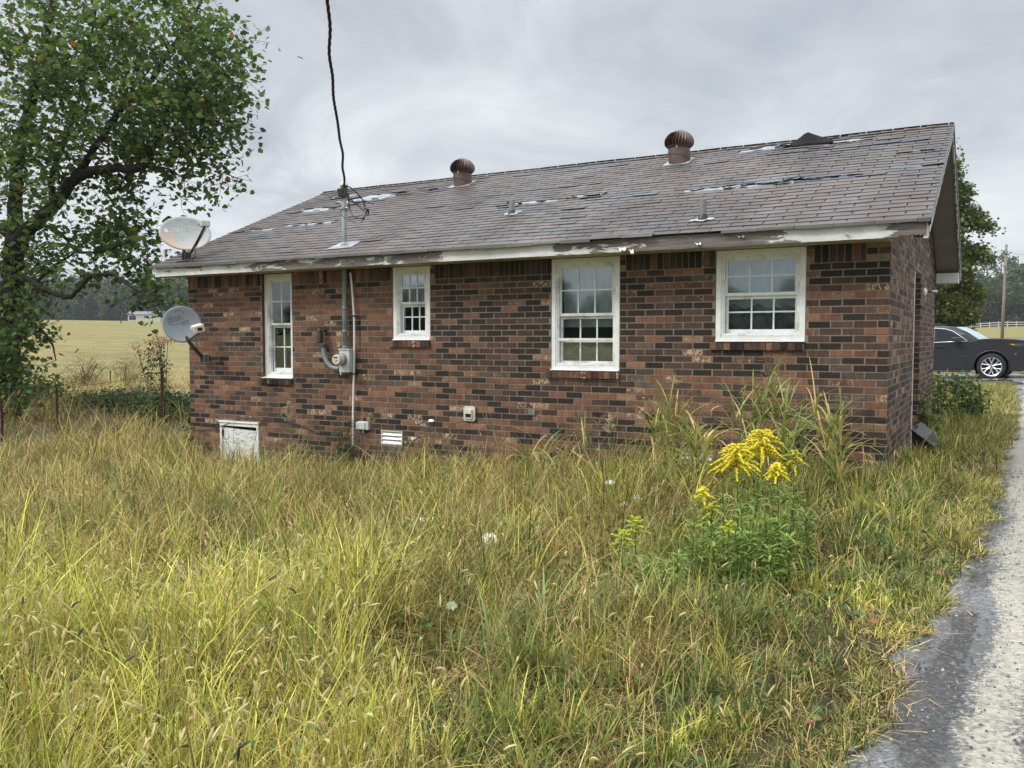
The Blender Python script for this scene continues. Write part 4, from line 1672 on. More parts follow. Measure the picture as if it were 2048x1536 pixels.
b.build('back_bracket', M['greypipe'], ds, bevel=.008)
b = MB()
arm0 = c - n_ * .07 - u_ * (DB + .02)
b.tube([arm0, arm0 + (lnb - arm0) * .5 + np.array([.0, 0, -.01]), lnb], .017, 8)
b.tube(bez([lnb + np.array([0, .02, -.03]), arm0 + (lnb - arm0) * .4 + np.array([.01, 0, -.045]), arm0 + np.array([.02, .05, -.06]), Pp + np.array([.08, -.03, .01])], 8), .005, 6)
b.build('arm', M['darkplastic'], ds, smooth=True)
b = MB()
ax = (c - lnb) / np.linalg.norm(c - lnb)
sx_ = np.cross(ax, (0, 0, 1)); sx_ /= np.linalg.norm(sx_)
sz_ = np.cross(sx_, ax)
b.obox(lnb + sz_ * .03, sx_ * .055, ax * .05, sz_ * .042)
b.obox(lnb - sx_ * .055 + sz_ * .03 + ax * .05, sx_ * .03, ax * .012, sz_ * .026)
b.build('receiver', M['greymetal'], ds, bevel=.012)
b = MB()
v_ = (Pp[1] - YE) / CS
b.add(roofP(np.array([Pp[0] - .10, Pp[0] + .12, Pp[0] + .09, Pp[0] - .07]), np.array([v_ - .10, v_ - .08, v_ + .13, v_ + .12]), .022), [(0, 1, 2, 3)])
for s_ in (-1, 1):
    b.obox(Pp + np.array([s_ * .03, 0, .05]), (.004, 0, 0), (0, .05, 0), (0, 0, .06))
mo = b.build('foot', M['darkplastic'], ds)
mo.modifiers.new('thick', 'SOLIDIFY').thickness = .008

# on the wall: grey dish on a bent mast, with the lettering of the photograph
Pw = onY(414, 716, 0.0)
d2 = empty('satellite_dish', Pw, 'grey round satellite dish on bent mast at left corner of wall', 'satellite dish')
cen = onY(364, 648, -.40)
tocam = CAM - cen
fr = dish_frame(cen, tocam / np.linalg.norm(tocam) + np.array([.10, 0, .30]), (-.52, 0, 1))
DA, DB = .255, .262
dd = dish_body(fr, DA, DB, .045, M['dish_grey'], d2)
dish_text(fr, DA, DB, .045, 'dish', .135, -.06, .105, R(-2), M['ink_grey'], dd)
c, r_, u_, n_ = fr


def dpoly(pts, name, parent, mat, off=.0035):
    p = np.asarray(pts, float)
    b = MB()
    b.add(dish_surface(fr, DA, DB, .045, p[:, 0], p[:, 1], off), ngons=[list(range(len(p)))])
    return b


def dring(cx_, cy_, w_, h_, t_):
    b = MB()
    for x0, x1, y0, y1 in ((-w_, w_, h_ - t_, h_), (-w_, w_, -h_, -h_ + t_), (-w_, -w_ + t_, -h_ + t_, h_ - t_), (w_ - t_, w_, -h_ + t_, h_ - t_)):
        x = np.array([x0, x1, x1, x0]) + cx_
        y = np.array([y0, y0, y1, y1]) + cy_
        b.add(dish_surface(fr, DA, DB, .045, x, y, .0035), [(0, 1, 2, 3)])
    return b


b = dring(.045, .02, .05, .024, .006)
for q in range(4):
    x = np.array([.012, .020, .020, .012]) + q * .0165
    y = np.array([.012, .012, .028, .028])
    b.add(dish_surface(fr, DA, DB, .045, x, y, .0035), [(0, 1, 2, 3)])
# swoosh over and under the word
for a0, a1, rx, ry, cx_, cy_ in ((.2, 2.2, .075, .08, -.005, .12), (3.6, 5.2, .095, .07, -.08, .10)):
    t_ = np.linspace(a0, a1, 14)
    for i in range(13):
        x = cx_ + np.array([rx * math.cos(t_[i]), rx * math.cos(t_[i + 1]), (rx + .008) * math.cos(t_[i + 1]), (rx + .008) * math.cos(t_[i])])
        y = cy_ + np.array([ry * math.sin(t_[i]), ry * math.sin(t_[i + 1]), (ry + .008) * math.sin(t_[i + 1]), (ry + .008) * math.sin(t_[i])])
        b.add(dish_surface(fr, DA, DB, .045, x, y, .0035), [(0, 3, 2, 1)])
b.build('emblem', M['ink_grey'], dd)
b = MB()
bk = c - n_ * .10
b.tube([Pw + np.array([-.01, -.03, -.02]), Pw + np.array([-.06, -.13, .10]), onY(378, 684, -.40), bk - u_ * .10, bk], .023, 12)
b.build('mast', M['darkplastic'], d2, smooth=True)
b = MB()
b.obox(bk + n_ * .01, r_ * .08, u_ * .08, n_ * .025)
b.build('back_bracket', M['darkplastic'], d2, bevel=.008)
b = MB()
lnb = onY(396, 657, -.66)
arm0 = c - u_ * (DB - .02) - n_ * .03
b.tube([arm0, lnb + np.array([-.01, .02, -.06])], .014, 8)
b.build('arm', M['darkplastic'], d2)
b = MB()
ax = (c - lnb) / np.linalg.norm(c - lnb)
sx_ = np.cross(ax, (0, 0, 1)); sx_ /= np.linalg.norm(sx_)
sz_ = np.cross(sx_, ax)
b.obox(lnb, sx_ * .065 + sz_ * .02, ax * .075, sz_ * .05 - sx_ * .015)
b.obox(lnb + ax * .055, sx_ * .078 + sz_ * .02, ax * .02, sz_ * .028 - sx_ * .008)
b.build('receiver', M['cream_plastic'], d2, bevel=.014)
b = MB()
b.obox(lnb - ax * .078, sx_ * .03, ax * .004, sz_ * .02)
b.build('receiver_port', M['black'], d2)
b = MB()
b.box(Pw[0] - .06, Pw[0] + .05, -.014, -.006, Pw[2] - .075, Pw[2] + .075)
b.box(Pw[0] - .045, Pw[0] - .035, -.09, -.014, Pw[2] - .06, Pw[2] + .05)
b.box(Pw[0] + .02, Pw[0] + .03, -.09, -.014, Pw[2] - .06, Pw[2] + .05)
b.build('wall_bracket', M['galv'], d2, bevel=.002)

# white pipe stub standing beyond the roof corner
P = onRoof(333, 520)
b = MB()
Pq = onY(329, 520, 1.2)
b.tube(bez([onY(333, 527, 1.0), onY(330, 520, 1.0), onY(328, 512, 1.0), onY(328, 497, 1.0)], 6), .018, 8)
st_ = b.build('white_pipe', M['pvc'], None, smooth=True)
tag(st_, 'short white pipe standing behind roof corner left of oval dish', 'pipe')

# black broken plastic bin lying by the gable wall
tb = empty('black_bin', (.1, 2.9, float(gz(.1, 2.9))), 'broken wet black plastic bin lying in grass beside the gable wall', 'plastic bin')
yb = 2.55
pol = [onY(x_, y_, yb) for x_, y_ in ((1807, 874), (1815, 864), (1823, 859), (1835, 869), (1848, 878), (1867, 893), (1869, 925), (1809, 925))]
p2 = [(p[0], p[2]) for p in pol]
b = MB()
cx_, cz_ = np.mean([p[0] for p in p2]), np.mean([p[1] for p in p2])
fr_, bk_ = [], []
for (x_, z_) in p2:
    fr_.append((x_, yb, z_))
    bk_.append((x_ + .06 + (.02 if z_ > cz_ else 0), yb + .30, z_ + (.075 if z_ > cz_ else 0)))
n_ = len(p2)
b.add(fr_ + bk_, [(i, i + n_, (i + 1) % n_ + n_, (i + 1) % n_) for i in range(n_)], ngons=[list(range(n_, 2 * n_))[::-1]])
inner = [(cx_ + (x_ - cx_) * .86, yb + .05, cz_ + (z_ - cz_) * .86) for x_, z_ in p2]
b.add(fr_ + inner, [(i, (i + 1) % n_, (i + 1) % n_ + n_, i + n_) for i in range(n_)])
b.add(inner, ngons=[list(range(n_))])
b.build('body', M['blackwet'], tb, bevel=.008)
b = MB()
ph = onY(1831, 863, yb + .1)
b.tube([ph, ph + np.array([.008, .0, .06])], .009, 8)
b.tube([ph + np.array([-.0, .0, .055]), ph + np.array([.03, .0, .062])], .009, 8)
b.build('handle', M['blackwet'], tb)
b = MB()
lip = [fr_[i] for i in range(2, 6)]
b.tube(lip, .012, 6)
b.build('rim', M['blackwet'], tb)

# ------------------------------------------------------------------ the parked vehicle (only its front half shows past the house)
cgz = .37
cxw, cyw = .705, 21.47           # front wheel centre x, near face y
car = empty('parked_car', (cxw - 1.5, cyw + 1.0, cgz), 'dark grey large four wheel drive car parked on gravel beyond the house', 'car')


def cp(x, y, z):
    return (cxw + x, cyw + y, cgz + z)


WR = .405


def arch(xc, r, z0, n=16, rev=False):
    a0 = math.asin(max(-1, min(1, (z0 - WR) / r)))
    t = np.linspace(math.pi - a0, a0, n)
    return [(xc + r * math.cos(k), WR + r * math.sin(k)) for k in t]


low = [(-4.0, .45), (-3.98, .30), (-3.45, .28)] + arch(-2.95, .475, .30) + [(-2.4, .27), (-.55, .27)] + arch(0, .475, .30) + [(.56, .27), (.78, .27), (.97, .34), (1.02, .52), (1.03, .62)]
topl = [(1.0, .78), (.985, .80), (.995, 1.0), (.99, 1.13), (.93, 1.20), (.6, 1.245), (.2, 1.265), (-.2, 1.258), (-.40, 1.235), (-.62, 1.17), (-1.6, 1.13), (-3.0, 1.12), (-3.95, 1.10), (-4.03, .8)]
prof = low + topl
b = MB()
ny = [(0.0, .0), (.03, .03), (1.97, .03), (2.0, .0)]
# lower body as side panels with a slight tumble: near side, far side, skin between
pn = np.array(prof)


def yoff(z):
    """body side is plumb; the rounding comes from its bevelled edges"""
    return 0 * np.asarray(z, float)


def yfront(x):
    return 0 * np.asarray(x, float)


n_ = len(pn)
near = np.array([cp(x_, yoff(z_) + yfront(x_), z_) for x_, z_ in pn])
farv = np.array([cp(x_, 2.0 - yoff(z_) - yfront(x_), z_) for x_, z_ in pn])
b.add(np.concatenate([near, farv]), [(i, i + n_, (i + 1) % n_ + n_, (i + 1) % n_) for i in range(n_)], ngons=[list(range(n_)), list(range(n_, 2 * n_))[::-1]])
body = b.build('body', M['carpaint'], car, bevel=.07)
body.modifiers['bevel'].segments = 4
# cabin
cab_b = [(-.42, 1.21), (-3.85, 1.10)]
cabp = [(-.36, 1.225), (-.72, 1.435), (-1.06, 1.60), (-1.30, 1.652), (-1.8, 1.685), (-2.6, 1.69), (-3.3, 1.655), (-3.62, 1.60), (-3.92, 1.10), (-1.6, 1.12), (-.62, 1.16)]


def ycab(z):
    return np.interp(z, [1.1, 1.2, 1.6, 1.69], [.03, .05, .15, .30])


pc = np.array(cabp)
n_ = len(pc)
near = np.array([cp(x_, ycab(z_), z_) for x_, z_ in pc])
farv = np.array([cp(x_, 2.0 - ycab(z_), z_) for x_, z_ in pc])
b = MB()
b.add(np.concatenate([near, farv]), [(i, i + n_, (i + 1) % n_ + n_, (i + 1) % n_) for i in range(n_)], ngons=[list(range(n_)), list(range(n_, 2 * n_))[::-1]])
b.build('cabin', M['carpaint'], car, bevel=.04)


def side_panel(poly, yf, dy, mat, name, parent, th=.006):
    p = np.array(poly)
    A_ = [cp(x_, yf(z_) - dy, z_) for x_, z_ in p]
    B_ = [cp(x_, yf(z_) - dy + th + .02, z_) for x_, z_ in p]
    m_ = len(p)
    bb_ = MB()
    bb_.add(np.concatenate([A_, B_]), [(i, (i + 1) % m_, (i + 1) % m_ + m_, i + m_) for i in range(m_)], ngons=[list(range(m_))[::-1]])
    return bb_.build(name, mat, parent)


win = [(-1.60, 1.145), (-.70, 1.185), (-.90, 1.335), (-1.12, 1.475), (-1.33, 1.545), (-1.60, 1.565)]
side_panel(win, ycab, .012, M['carglass'], 'side_window', car)
side_panel([(-2.62, 1.14), (-1.68, 1.145), (-1.68, 1.568), (-2.62, 1.57)], ycab, .012, M['carglass'], 'side_window', car)
side_panel([(-3.62, 1.14), (-2.70, 1.14), (-2.70, 1.57), (-3.45, 1.55)], ycab, .012, M['carglass'], 'side_window', car)
b = MB()
tr = [cp(x_, ycab(z_) - .02, z_) for x_, z_ in [(-3.6, 1.132), (-1.60, 1.135), (-.66, 1.178), (-.70, 1.20), (-.88, 1.335), (-1.10, 1.487), (-1.32, 1.56), (-1.6, 1.582), (-3.4, 1.58)]]
b.tube(tr, .0125, 6)
b.build('window_trim', M['chrome'], car, smooth=True)
# windscreen
b = MB()
ws = [(-.40, 1.228), (-.73, 1.45), (-1.05, 1.612)]
G_ = np.array([[cp(x_ + .03 + .16 * (1 - (2 * k - 1) ** 2), ycab(z_) + .03 + (2 - 2 * ycab(z_) - .06) * k, z_ + .012) for k in np.linspace(0, 1, 9)] for x_, z_ in ws])
# the windscreen bows forward of the pillars
b.grid(G_)
b.build('windscreen', M['windscreen'], car, smooth=True)
# door with handle, cut lines
dr_poly = [(-1.56, .34), (-.60, .34), (-.60, 1.14), (-.66, 1.165), (-1.58, 1.125)]
door = side_panel(dr_poly, yoff, .006, M['carpaint'], 'front_door', car)
b = MB()
b.box(*[k for p in zip(cp(-1.57, -.035, .985), cp(-1.36, .0, 1.015)) for k in p])
b.build('door_handle', M['black'], door, bevel=.008)
b = MB()
for q in range(7):
    x_ = -.86 + q * .034
    b.box(cxw + x_, cxw + x_ + .026, cyw - .012, cyw + .0, cgz + .704, cgz + .720)
b.build('badge', M['chrome'], door)
b = MB()
b.box(cxw - 2.3, cxw - .56, cyw - .03, cyw + .1, cgz + .22, cgz + .275)
b.build('running_board', M['black'], car, bevel=.02)
# mirror
b = MB()
b.obox(cp(-.95, -.12, 1.235), (.115, .02, 0), (0, .09, 0), (-.02, 0, .062))
b.obox(cp(-.88, -.01, 1.19), (.05, 0, 0), (0, .06, 0), (0, 0, .02))
b.build('wing_mirror', M['carpaint'], car, bevel=.035)
# headlamp, grille, bumper, fog lamp
b = MB()
hl = [(.42, 1.10), (.50, 1.075), (.66, 1.03), (.80, 1.015), (.93, 1.04), (.965, 1.10), (.80, 1.115)]
side_panel(hl, lambda z: yoff(z) + .02, .02, M['lamp_glass'], 'headlight', car)
hl2 = [(.44, 1.095), (.52, 1.072), (.60, 1.05), (.60, 1.095)]
side_panel(hl2, lambda z: yoff(z) + .02, .026, M['amber'], 'indicator', car)
b = MB()
for zz in (.82, .90, .98, 1.06):
    b.box(cxw + .97, cxw + 1.01, cyw + .22, cyw + 1.78, cgz + zz, cgz + zz + .05)
b.build('grille', M['chrome'], car, bevel=.006)
b = MB()
b.add([cp(*p) for p in ((.60, -.006, .80), (.98, .10, .82), (1.035, .18, .82), (1.05, .2, .74), (1.0, .12, .74), (.86, .02, .765))], ngons=[[0, 5, 4, 3, 2, 1]])
b.box(cxw + 1.0, cxw + 1.05, cyw + .2, cyw + 1.8, cgz + .74, cgz + .80)
o_ = b.build('bumper_trim', M['chrome'], car)
b = MB()
b.box(cxw + .70, cxw + .98, cyw + .03, cyw + .06, cgz + .84, cgz + .90)
b.build('fog_light', M['lamp_glass'], car, bevel=.01)
b = MB()
b.box(cxw + .72, cxw + 1.0, cyw + .035, cyw + .06, cgz + .55, cgz + .56)
b.box(cxw + .72, cxw + 1.0, cyw + .035, cyw + .06, cgz + .44, cgz + .452)
b.build('bumper_groove', M['black'], car)
b = MB()
for s_ in (.45, 1.55):
    b.tube([cp(-1.5, s_ - .1, 1.70), cp(-1.7, s_ - .1, 1.735), cp(-3.2, s_ - .1, 1.72), cp(-3.4, s_ - .1, 1.68)], .016, 6)
b.build('roof_rail', M['black'], car)


def wheel(xc, yn, sgn, lab):
    wv = MB()
    wv.lathe([(.29, .0), (.36, -.012), (.395, .02), (.405, .06), (.405, .22), (.39, .265), (.30, .28)], cp(xc, yn + .28 * (sgn < 0), WR), (0, sgn, 0), 48)
    wo = wv.build('wheel', M['tyre'], car, smooth=True)
    rm = MB()
    o_ = np.array(cp(xc, yn + .28 * (sgn < 0), WR))
    ax_ = np.array([0, sgn, 0.])
    rm.lathe([(.255, .07), (.262, .012), (.288, .0), (.292, .01), (.285, .03), (.27, .1)], o_, ax_, 48)
    rm.lathe([(.0, .018), (.04, .02), (.055, .035), (.055, .08)], o_, ax_, 24)
    for k in range(6):          # six forked spokes
        a = k * math.pi / 3 + math.pi / 6
        for da in (-.21, .21):
            a1, a2 = a + da * .35, a + da * 1.05
            p0 = o_ + np.array([.045 * math.cos(a1), 0, .045 * math.sin(a1)]) + ax_ * .04
            p1 = o_ + np.array([.15 * math.cos(a1 + da * .18), 0, .15 * math.sin(a1 + da * .18)]) + ax_ * .032
            p2_ = o_ + np.array([.27 * math.cos(a2 + da * .15), 0, .27 * math.sin(a2 + da * .15)]) + ax_ * .022
            rm.tube([p0, p1, p2_], [.02, .016, .02], 6)
    rm.build('rim', M['alloy'], wo)
    dk_ = MB()
    dk_.lathe([(0, .10), (.27, .10)], o_, ax_, 30)
    dk_.build('brake_disc', M['black'], wo)
    return wo


for xc in (0, -2.95):
    wheel(xc, -.005, 1, '')
    wheel(xc, 1.725, -1, '')
b = MB()
for xc in (0, -2.95):
    b.lathe([(.0, .30), (.46, .30), (.47, .02)], cp(xc, .03, WR), (0, 1, 0), 30)
    t_ = np.linspace(math.pi + .18, -.18, 24)
    pts = [cp(xc + .487 * math.cos(k), -.004, WR + .487 * math.sin(k)) for k in t_]
    b.tube(pts, .017, 6)
b.build('wheel_arch', M['black'], car)

car.rotation_euler = (0, 0, R(-7))
car.location = (cxw - 1.5 + .135, cyw + 1.0 + .175, cgz)

# ------------------------------------------------------------------ vegetation helpers
def leaves(mb, cen, size, col, up=.35, shape='lobed'):
    """one small bent leaf at each centre"""
    cen = np.asarray(cen, float)
    n = len(cen)
    size = np.broadcast_to(np.asarray(size, float), (n,))
    nn = rng.normal(size=(n, 3)); nn[:, 2] = np.abs(nn[:, 2]) * (1 + up) + up
    nn /= np.linalg.norm(nn, axis=1)[:, None]
    t = rng.normal(size=(n, 3)); t[:, 2] -= .5
    t -= nn * np.sum(t * nn, 1)[:, None]
    t /= np.linalg.norm(t, axis=1)[:, None] + 1e-9
    s = np.cross(nn, t)
    if shape == 'lobed':
        loc = np.array([(0, 0, 0), (.12, .34, .05), (.34, .46, -.02), (.46, .30, .04), (.78, .36, -.06), (.80, .14, 0), (1.0, 0, -.10),
                        (.80, -.14, 0), (.78, -.36, -.06), (.46, -.30, .04), (.34, -.46, -.02), (.12, -.34, .05)])
        tris = [(0, 1, 2), (0, 2, 3), (0, 3, 5), (3, 4, 5), (0, 5, 6), (0, 6, 7), (0, 7, 9), (7, 8, 9), (0, 9, 10), (0, 10, 11)]
    elif shape == 'oval':
        loc = np.array([(0, 0, 0), (.35, .26, .05), (.75, .2, 0), (1, 0, -.12), (.75, -.2, 0), (.35, -.26, .05), (.5, 0, -.03)])
        tris = [(0, 1, 6), (1, 2, 6), (2, 3, 6), (3, 4, 6), (4, 5, 6), (5, 0, 6)]
    elif shape == 'narrow':
        loc = np.array([(0, 0, 0), (.4, .09, .03), (1, 0, -.10), (.4, -.09, .03)])
        tris = [(0, 1, 3), (1, 2, 3)]
    else:      # clump of foliage seen from afar
        loc = np.array([(-.5, -.1, 0), (-.15, .42, .12), (.3, .35, -.05), (.55, -.05, .1), (.2, -.45, 0), (-.3, -.4, .1)])
        tris = [(0, 1, 5), (1, 2, 5), (2, 4, 5), (2, 3, 4)]
    k = len(loc)
    V = cen[:, None] + size[:, None, None] * (loc[None, :, :1] * t[:, None] + loc[None, :, 1:2] * s[:, None] + loc[None, :, 2:] * nn[:, None])
    T = (np.arange(n) * k)[:, None, None] + np.array(tris)[None]
    mb.add(V.reshape(-1, 3), tris=T.reshape(-1, 3), col=np.repeat(np.asarray(col, np.float32), k, 0))


def pick(pal, n, wts=None, jit=.18):
    pal = np.asarray(pal, float)
    i = rng.choice(len(pal), n, p=None if wts is None else np.asarray(wts) / np.sum(wts))
    return pal[i] * rng.uniform(1 - jit, 1 + jit, (n, 1)) * rng.uniform(.94, 1.06, (n, 3))


def blobs(mb, cen, size, col):
    cen = np.asarray(cen, float)
    n = len(cen)
    size = np.broadcast_to(np.asarray(size, float), (n,))
    loc = np.array([(1, 0, 0), (-1, 0, 0), (0, 1, 0), (0, -1, 0), (0, 0, 1), (0, 0, -1.)])
    tr_ = np.array([(0, 2, 4), (2, 1, 4), (1, 3, 4), (3, 0, 4), (2, 0, 5), (1, 2, 5), (3, 1, 5), (0, 3, 5)])
    V = cen[:, None] + size[:, None, None] * loc[None] * rng.uniform(.7, 1.3, (n, 1, 3))
    T = (np.arange(n) * 6)[:, None, None] + tr_[None]
    mb.add(V.reshape(-1, 3), tris=T.reshape(-1, 3), col=np.repeat(np.asarray(col, np.float32), 6, 0))


def blades(mb, base, h, az, th0, th1, wid, c0, c1, seg=4, wprof=None):
    """grass blades: th0 = lean at the root, th1 = extra bend to the tip (radians from vertical)"""
    n = len(base)
    t = np.linspace(0, 1, seg + 1)
    dl = h / seg
    ca, sa = np.cos(az), np.sin(az)
    P = np.zeros((n, seg + 1, 3))
    P[:, 0] = base
    for i in range(seg):
        th = th0 + th1 * (t[i] + .5 / seg)
        P[:, i + 1, 0] = P[:, i, 0] + np.sin(th) * dl * ca
        P[:, i + 1, 1] = P[:, i, 1] + np.sin(th) * dl * sa
        P[:, i + 1, 2] = P[:, i, 2] + np.cos(th) * dl
    sd_ = np.stack([-sa, ca, np.zeros(n)], 1)
    # random twist of the blade face
    tw = rng.uniform(-.9, .9, n)
    sd_ = sd_ * np.cos(tw)[:, None] + np.stack([ca, sa, 0 * ca], 1) * np.sin(tw)[:, None]
    wp = (1 - t) ** .6 if wprof is None else wprof(t)
    W = .5 * wid[:, None] * wp[None]
    A = P - sd_[:, None] * W[:, :, None]
    B = P + sd_[:, None] * W[:, :, None]
    V = np.empty((n, 2 * seg + 1, 3))
    V[:, 0:2 * seg:2] = A[:, :seg]
    V[:, 1:2 * seg:2] = B[:, :seg]
    V[:, 2 * seg] = P[:, seg]
    k = 2 * seg + 1
    o = (np.arange(n) * k)[:, None, None]
    Q = np.array([(2 * i, 2 * i + 1, 2 * i + 3, 2 * i + 2) for i in range(seg - 1)])
    T = np.array([(2 * seg - 2, 2 * seg - 1, 2 * seg)])
    tc_ = np.concatenate([np.repeat(t[:seg], 2), [1.0]])
    colv = c0[:, None] * (1 - tc_)[None, :, None] + c1[:, None] * tc_[None, :, None]
    mb.add(V.reshape(-1, 3), quads=(o + Q[None]).reshape(-1, 4), tris=(o + T[None]).reshape(-1, 3), col=colv.reshape(-1, 3))
    return P


def limb(mb, pts, r0, r1, col=(.05, .043, .034), sides=7, n=6):
    q = bez(pts, n)
    q[1:-1] += rng.normal(0, .25 * r1 + .002, q[1:-1].shape)
    mb.tube(q, np.linspace(r0, r1, len(q)), sides, col=tuple(col) + (1,), cap=True)
    return q


def grow(mb, nodes, rads, targets, col, r_tip=.006, sides=5):
    """connect foliage targets to the nearest branch node, nearest targets first"""
    nodes = [np.asarray(n_) for n_ in nodes]
    rads = list(rads)
    T = np.asarray(targets)
    A_ = np.array(nodes)
    d = np.min(np.linalg.norm(T[:, None] - A_[None], axis=2), axis=1)
    for i in np.argsort(d):
        A_ = np.array(nodes)
        dd_ = np.linalg.norm(A_ - T[i], axis=1)
        k = int(np.argmin(dd_ + .0))
        a, b_ = nodes[k], T[i]
        if dd_[k] < .05:
            continue
        r0 = max(r_tip * 1.3, min(rads[k] * .62, .012 + .016 * dd_[k]))
        mid = a + (b_ - a) * .5 + rng.normal(0, .10 * dd_[k], 3) + np.array([0, 0, .06 * dd_[k]])
        q = bez([a, mid, b_], 4)
        rr_ = np.linspace(r0, r_tip, len(q))
        mb.tube(q, rr_, sides, col=tuple(col) + (1,), cap=False)
        for j in range(2, len(q), 2):
            nodes.append(q[j]); rads.append(rr_[j])
    return nodes


# ------------------------------------------------------------------ big lobed-leaf tree on the left
TD = 19.5
tbase = np.array([*atD(14, 800, TD)[:2], 0])
tbase[2] = gz(tbase[0], tbase[1])
tree = empty('broadleaf_tree', tbase, 'tall broadleaf tree with lobed leaves and heavy leaning limb left of house', 'tree')
wd_ = MB()
bk_c = (.036, .031, .024)


def TP(px, py, dd=0.0):
    return atD(px, py, TD + dd)


main = []
mr = []


def addlimb(pts, r0, r1):
    q = limb(wd_, pts, r0, r1, bk_c, 9, 8)
    for j in range(0, len(q), 3):
        main.append(q[j]); mr.append(r0 + (r1 - r0) * j / len(q))
    return q


addlimb([tbase - np.array([0, 0, .3]), TP(12, 720), TP(16, 620), TP(26, 520), TP(30, 485)], .27, .20)
addlimb([TP(28, 500), TP(30, 410, .1), TP(33, 340, .2), TP(52, 240, .4), TP(80, 130, .3), TP(105, 10, .6), TP(120, -140, .6), TP(110, -300, .4)], .175, .05)
addlimb([TP(30, 490), TP(66, 450, -.2), TP(100, 420, -.4), TP(128, 385, -.6), TP(146, 360, -.7), TP(175, 346, -.9), TP(225, 336, -1.2), TP(275, 336, -1.5), TP(298, 316, -1.6), TP(312, 270, -1.7), TP(335, 215, -1.9)], .17, .04)
addlimb([TP(104, 416, -.4), TP(103, 365, -.3), TP(112, 325, -.2), TP(130, 285, 0), TP(142, 250, 0), TP(165, 170, .2), TP(180, 90, .4), TP(200, -40, .5)], .075, .025)
addlimb([TP(150, 356, -.7), TP(200, 280, -.6), TP(245, 215, -.4), TP(300, 165, -.2), TP(350, 85, 0), TP(388, 32, 0), TP(420, -40, .2)], .085, .022)
addlimb([TP(34, 452, .1), TP(90, 452, -.5), TP(125, 470, -.9), TP(150, 500, -1.1), TP(190, 505, -1.2), TP(245, 492, -1.4)], .05, .018)
addlimb([TP(12, 560, -.2), TP(55, 558, -.7), TP(78, 572, -1.0), TP(100, 583, -1.2), TP(138, 594, -1.4), TP(160, 575, -1.5), TP(185, 552, -1.6), TP(225, 548, -1.7)], .085, .03)
addlimb([TP(75, 562, -1), TP(110, 530, -1.1), TP(150, 505, -1.2)], .04, .018)
addlimb([TP(225, 548, -1.7), TP(265, 575, -1.9), TP(292, 592, -2), TP(318, 625, -2.1), TP(338, 650, -2.2)], .03, .010)
addlimb([TP(20, 470), TP(-60, 420, .4), TP(-150, 360, .6), TP(-240, 260, .6)], .12, .04)
addlimb([TP(14, 600), TP(60, 640, -.6), TP(100, 680, -.9), TP(112, 720, -1.0)], .05, .012)
addlimb([TP(12, 650), TP(30, 700, -1.3), TP(55, 755, -1.6)], .05, .012)

CR = [  # (cx, cy, rx, ry, depth half range, count, leaves per cluster)
    (245, 140, 252, 190, 2.6, 240, 46), (70, 60, 250, 300, 2.8, 170, 46), (240, 430, 85, 92, 1.0, 52, 50), (385, 350, 75, 70, 1.3, 34, 30),
    (150, 505, 165, 62, 1.4, 56, 32), (270, 560, 75, 55, 1.2, 22, 28), (20, 655, 74, 100, 1.5, 56, 42), (10, 785, 92, 46, 1.4, 40, 50),
    (-170, 280, 170, 330, 2.2, 80, 40), (348, 590, 42, 55, .8, 16, 24), (462, 300, 26, 50, .6, 9, 16), (330, 250, 160, 90, 1.8, 84, 44),
    (45, 360, 120, 130, 2.0, 74, 42), (428, 150, 76, 130, 1.4, 70, 44), (10, 560, 110, 60, 1.4, 26, 36), (80, 700, 34, 60, .7, 8, 26)]
tg, lc = [], []
for (cx_, cy_, rx, ry, dr_, cnt, npc) in CR:
    for _ in range(int(cnt * (.60 if cy_ < 420 else .55))):
        while True:
            a = rng.uniform(-1, 1, 3)
            if np.dot(a, a) < 1:
                break
        p = TP(cx_ + a[0] * rx, cy_ + a[1] * ry, a[2] * dr_ - .6)
        if p[2] < gz(p[0], p[1]) + .25:
            continue
        tg.append(p)
        lc.append(npc)
tg = np.array(tg)
grow(wd_, main, mr, tg, bk_c, .005)
cr_ = MB()
cc_ = []
for p, k in zip(tg, lc):
    k = int(k * rng.uniform(.35, 1.15))
    o_ = rng.normal(0, 1, (k, 3)) * np.array([.27, .27, .21])
    cc_.append(p + o_)
    # twigs
    for j in range(0, k, 9):
        e = p + o_[j] * 1.1
        wd_.tube(np.array([p, (p + e) / 2 + rng.normal(0, .03, 3), e]), [.006, .0045, .003], 4, col=bk_c + (1,), cap=False)
cc_ = np.concatenate(cc_)
PAL = [(.060, .108, .024), (.092, .158, .034), (.135, .215, .045), (.18, .24, .06), (.30, .24, .04), (.40, .21, .035)]
leaves(cr_, cc_, rng.uniform(.085, .165, len(cc_)), pick(PAL, len(cc_), [.25, .34, .27, .11, .02, .01]))
wd_.build('trunk', M['bark'], tree, smooth=True)
cr_.build('crown', M['leaf'], tree)


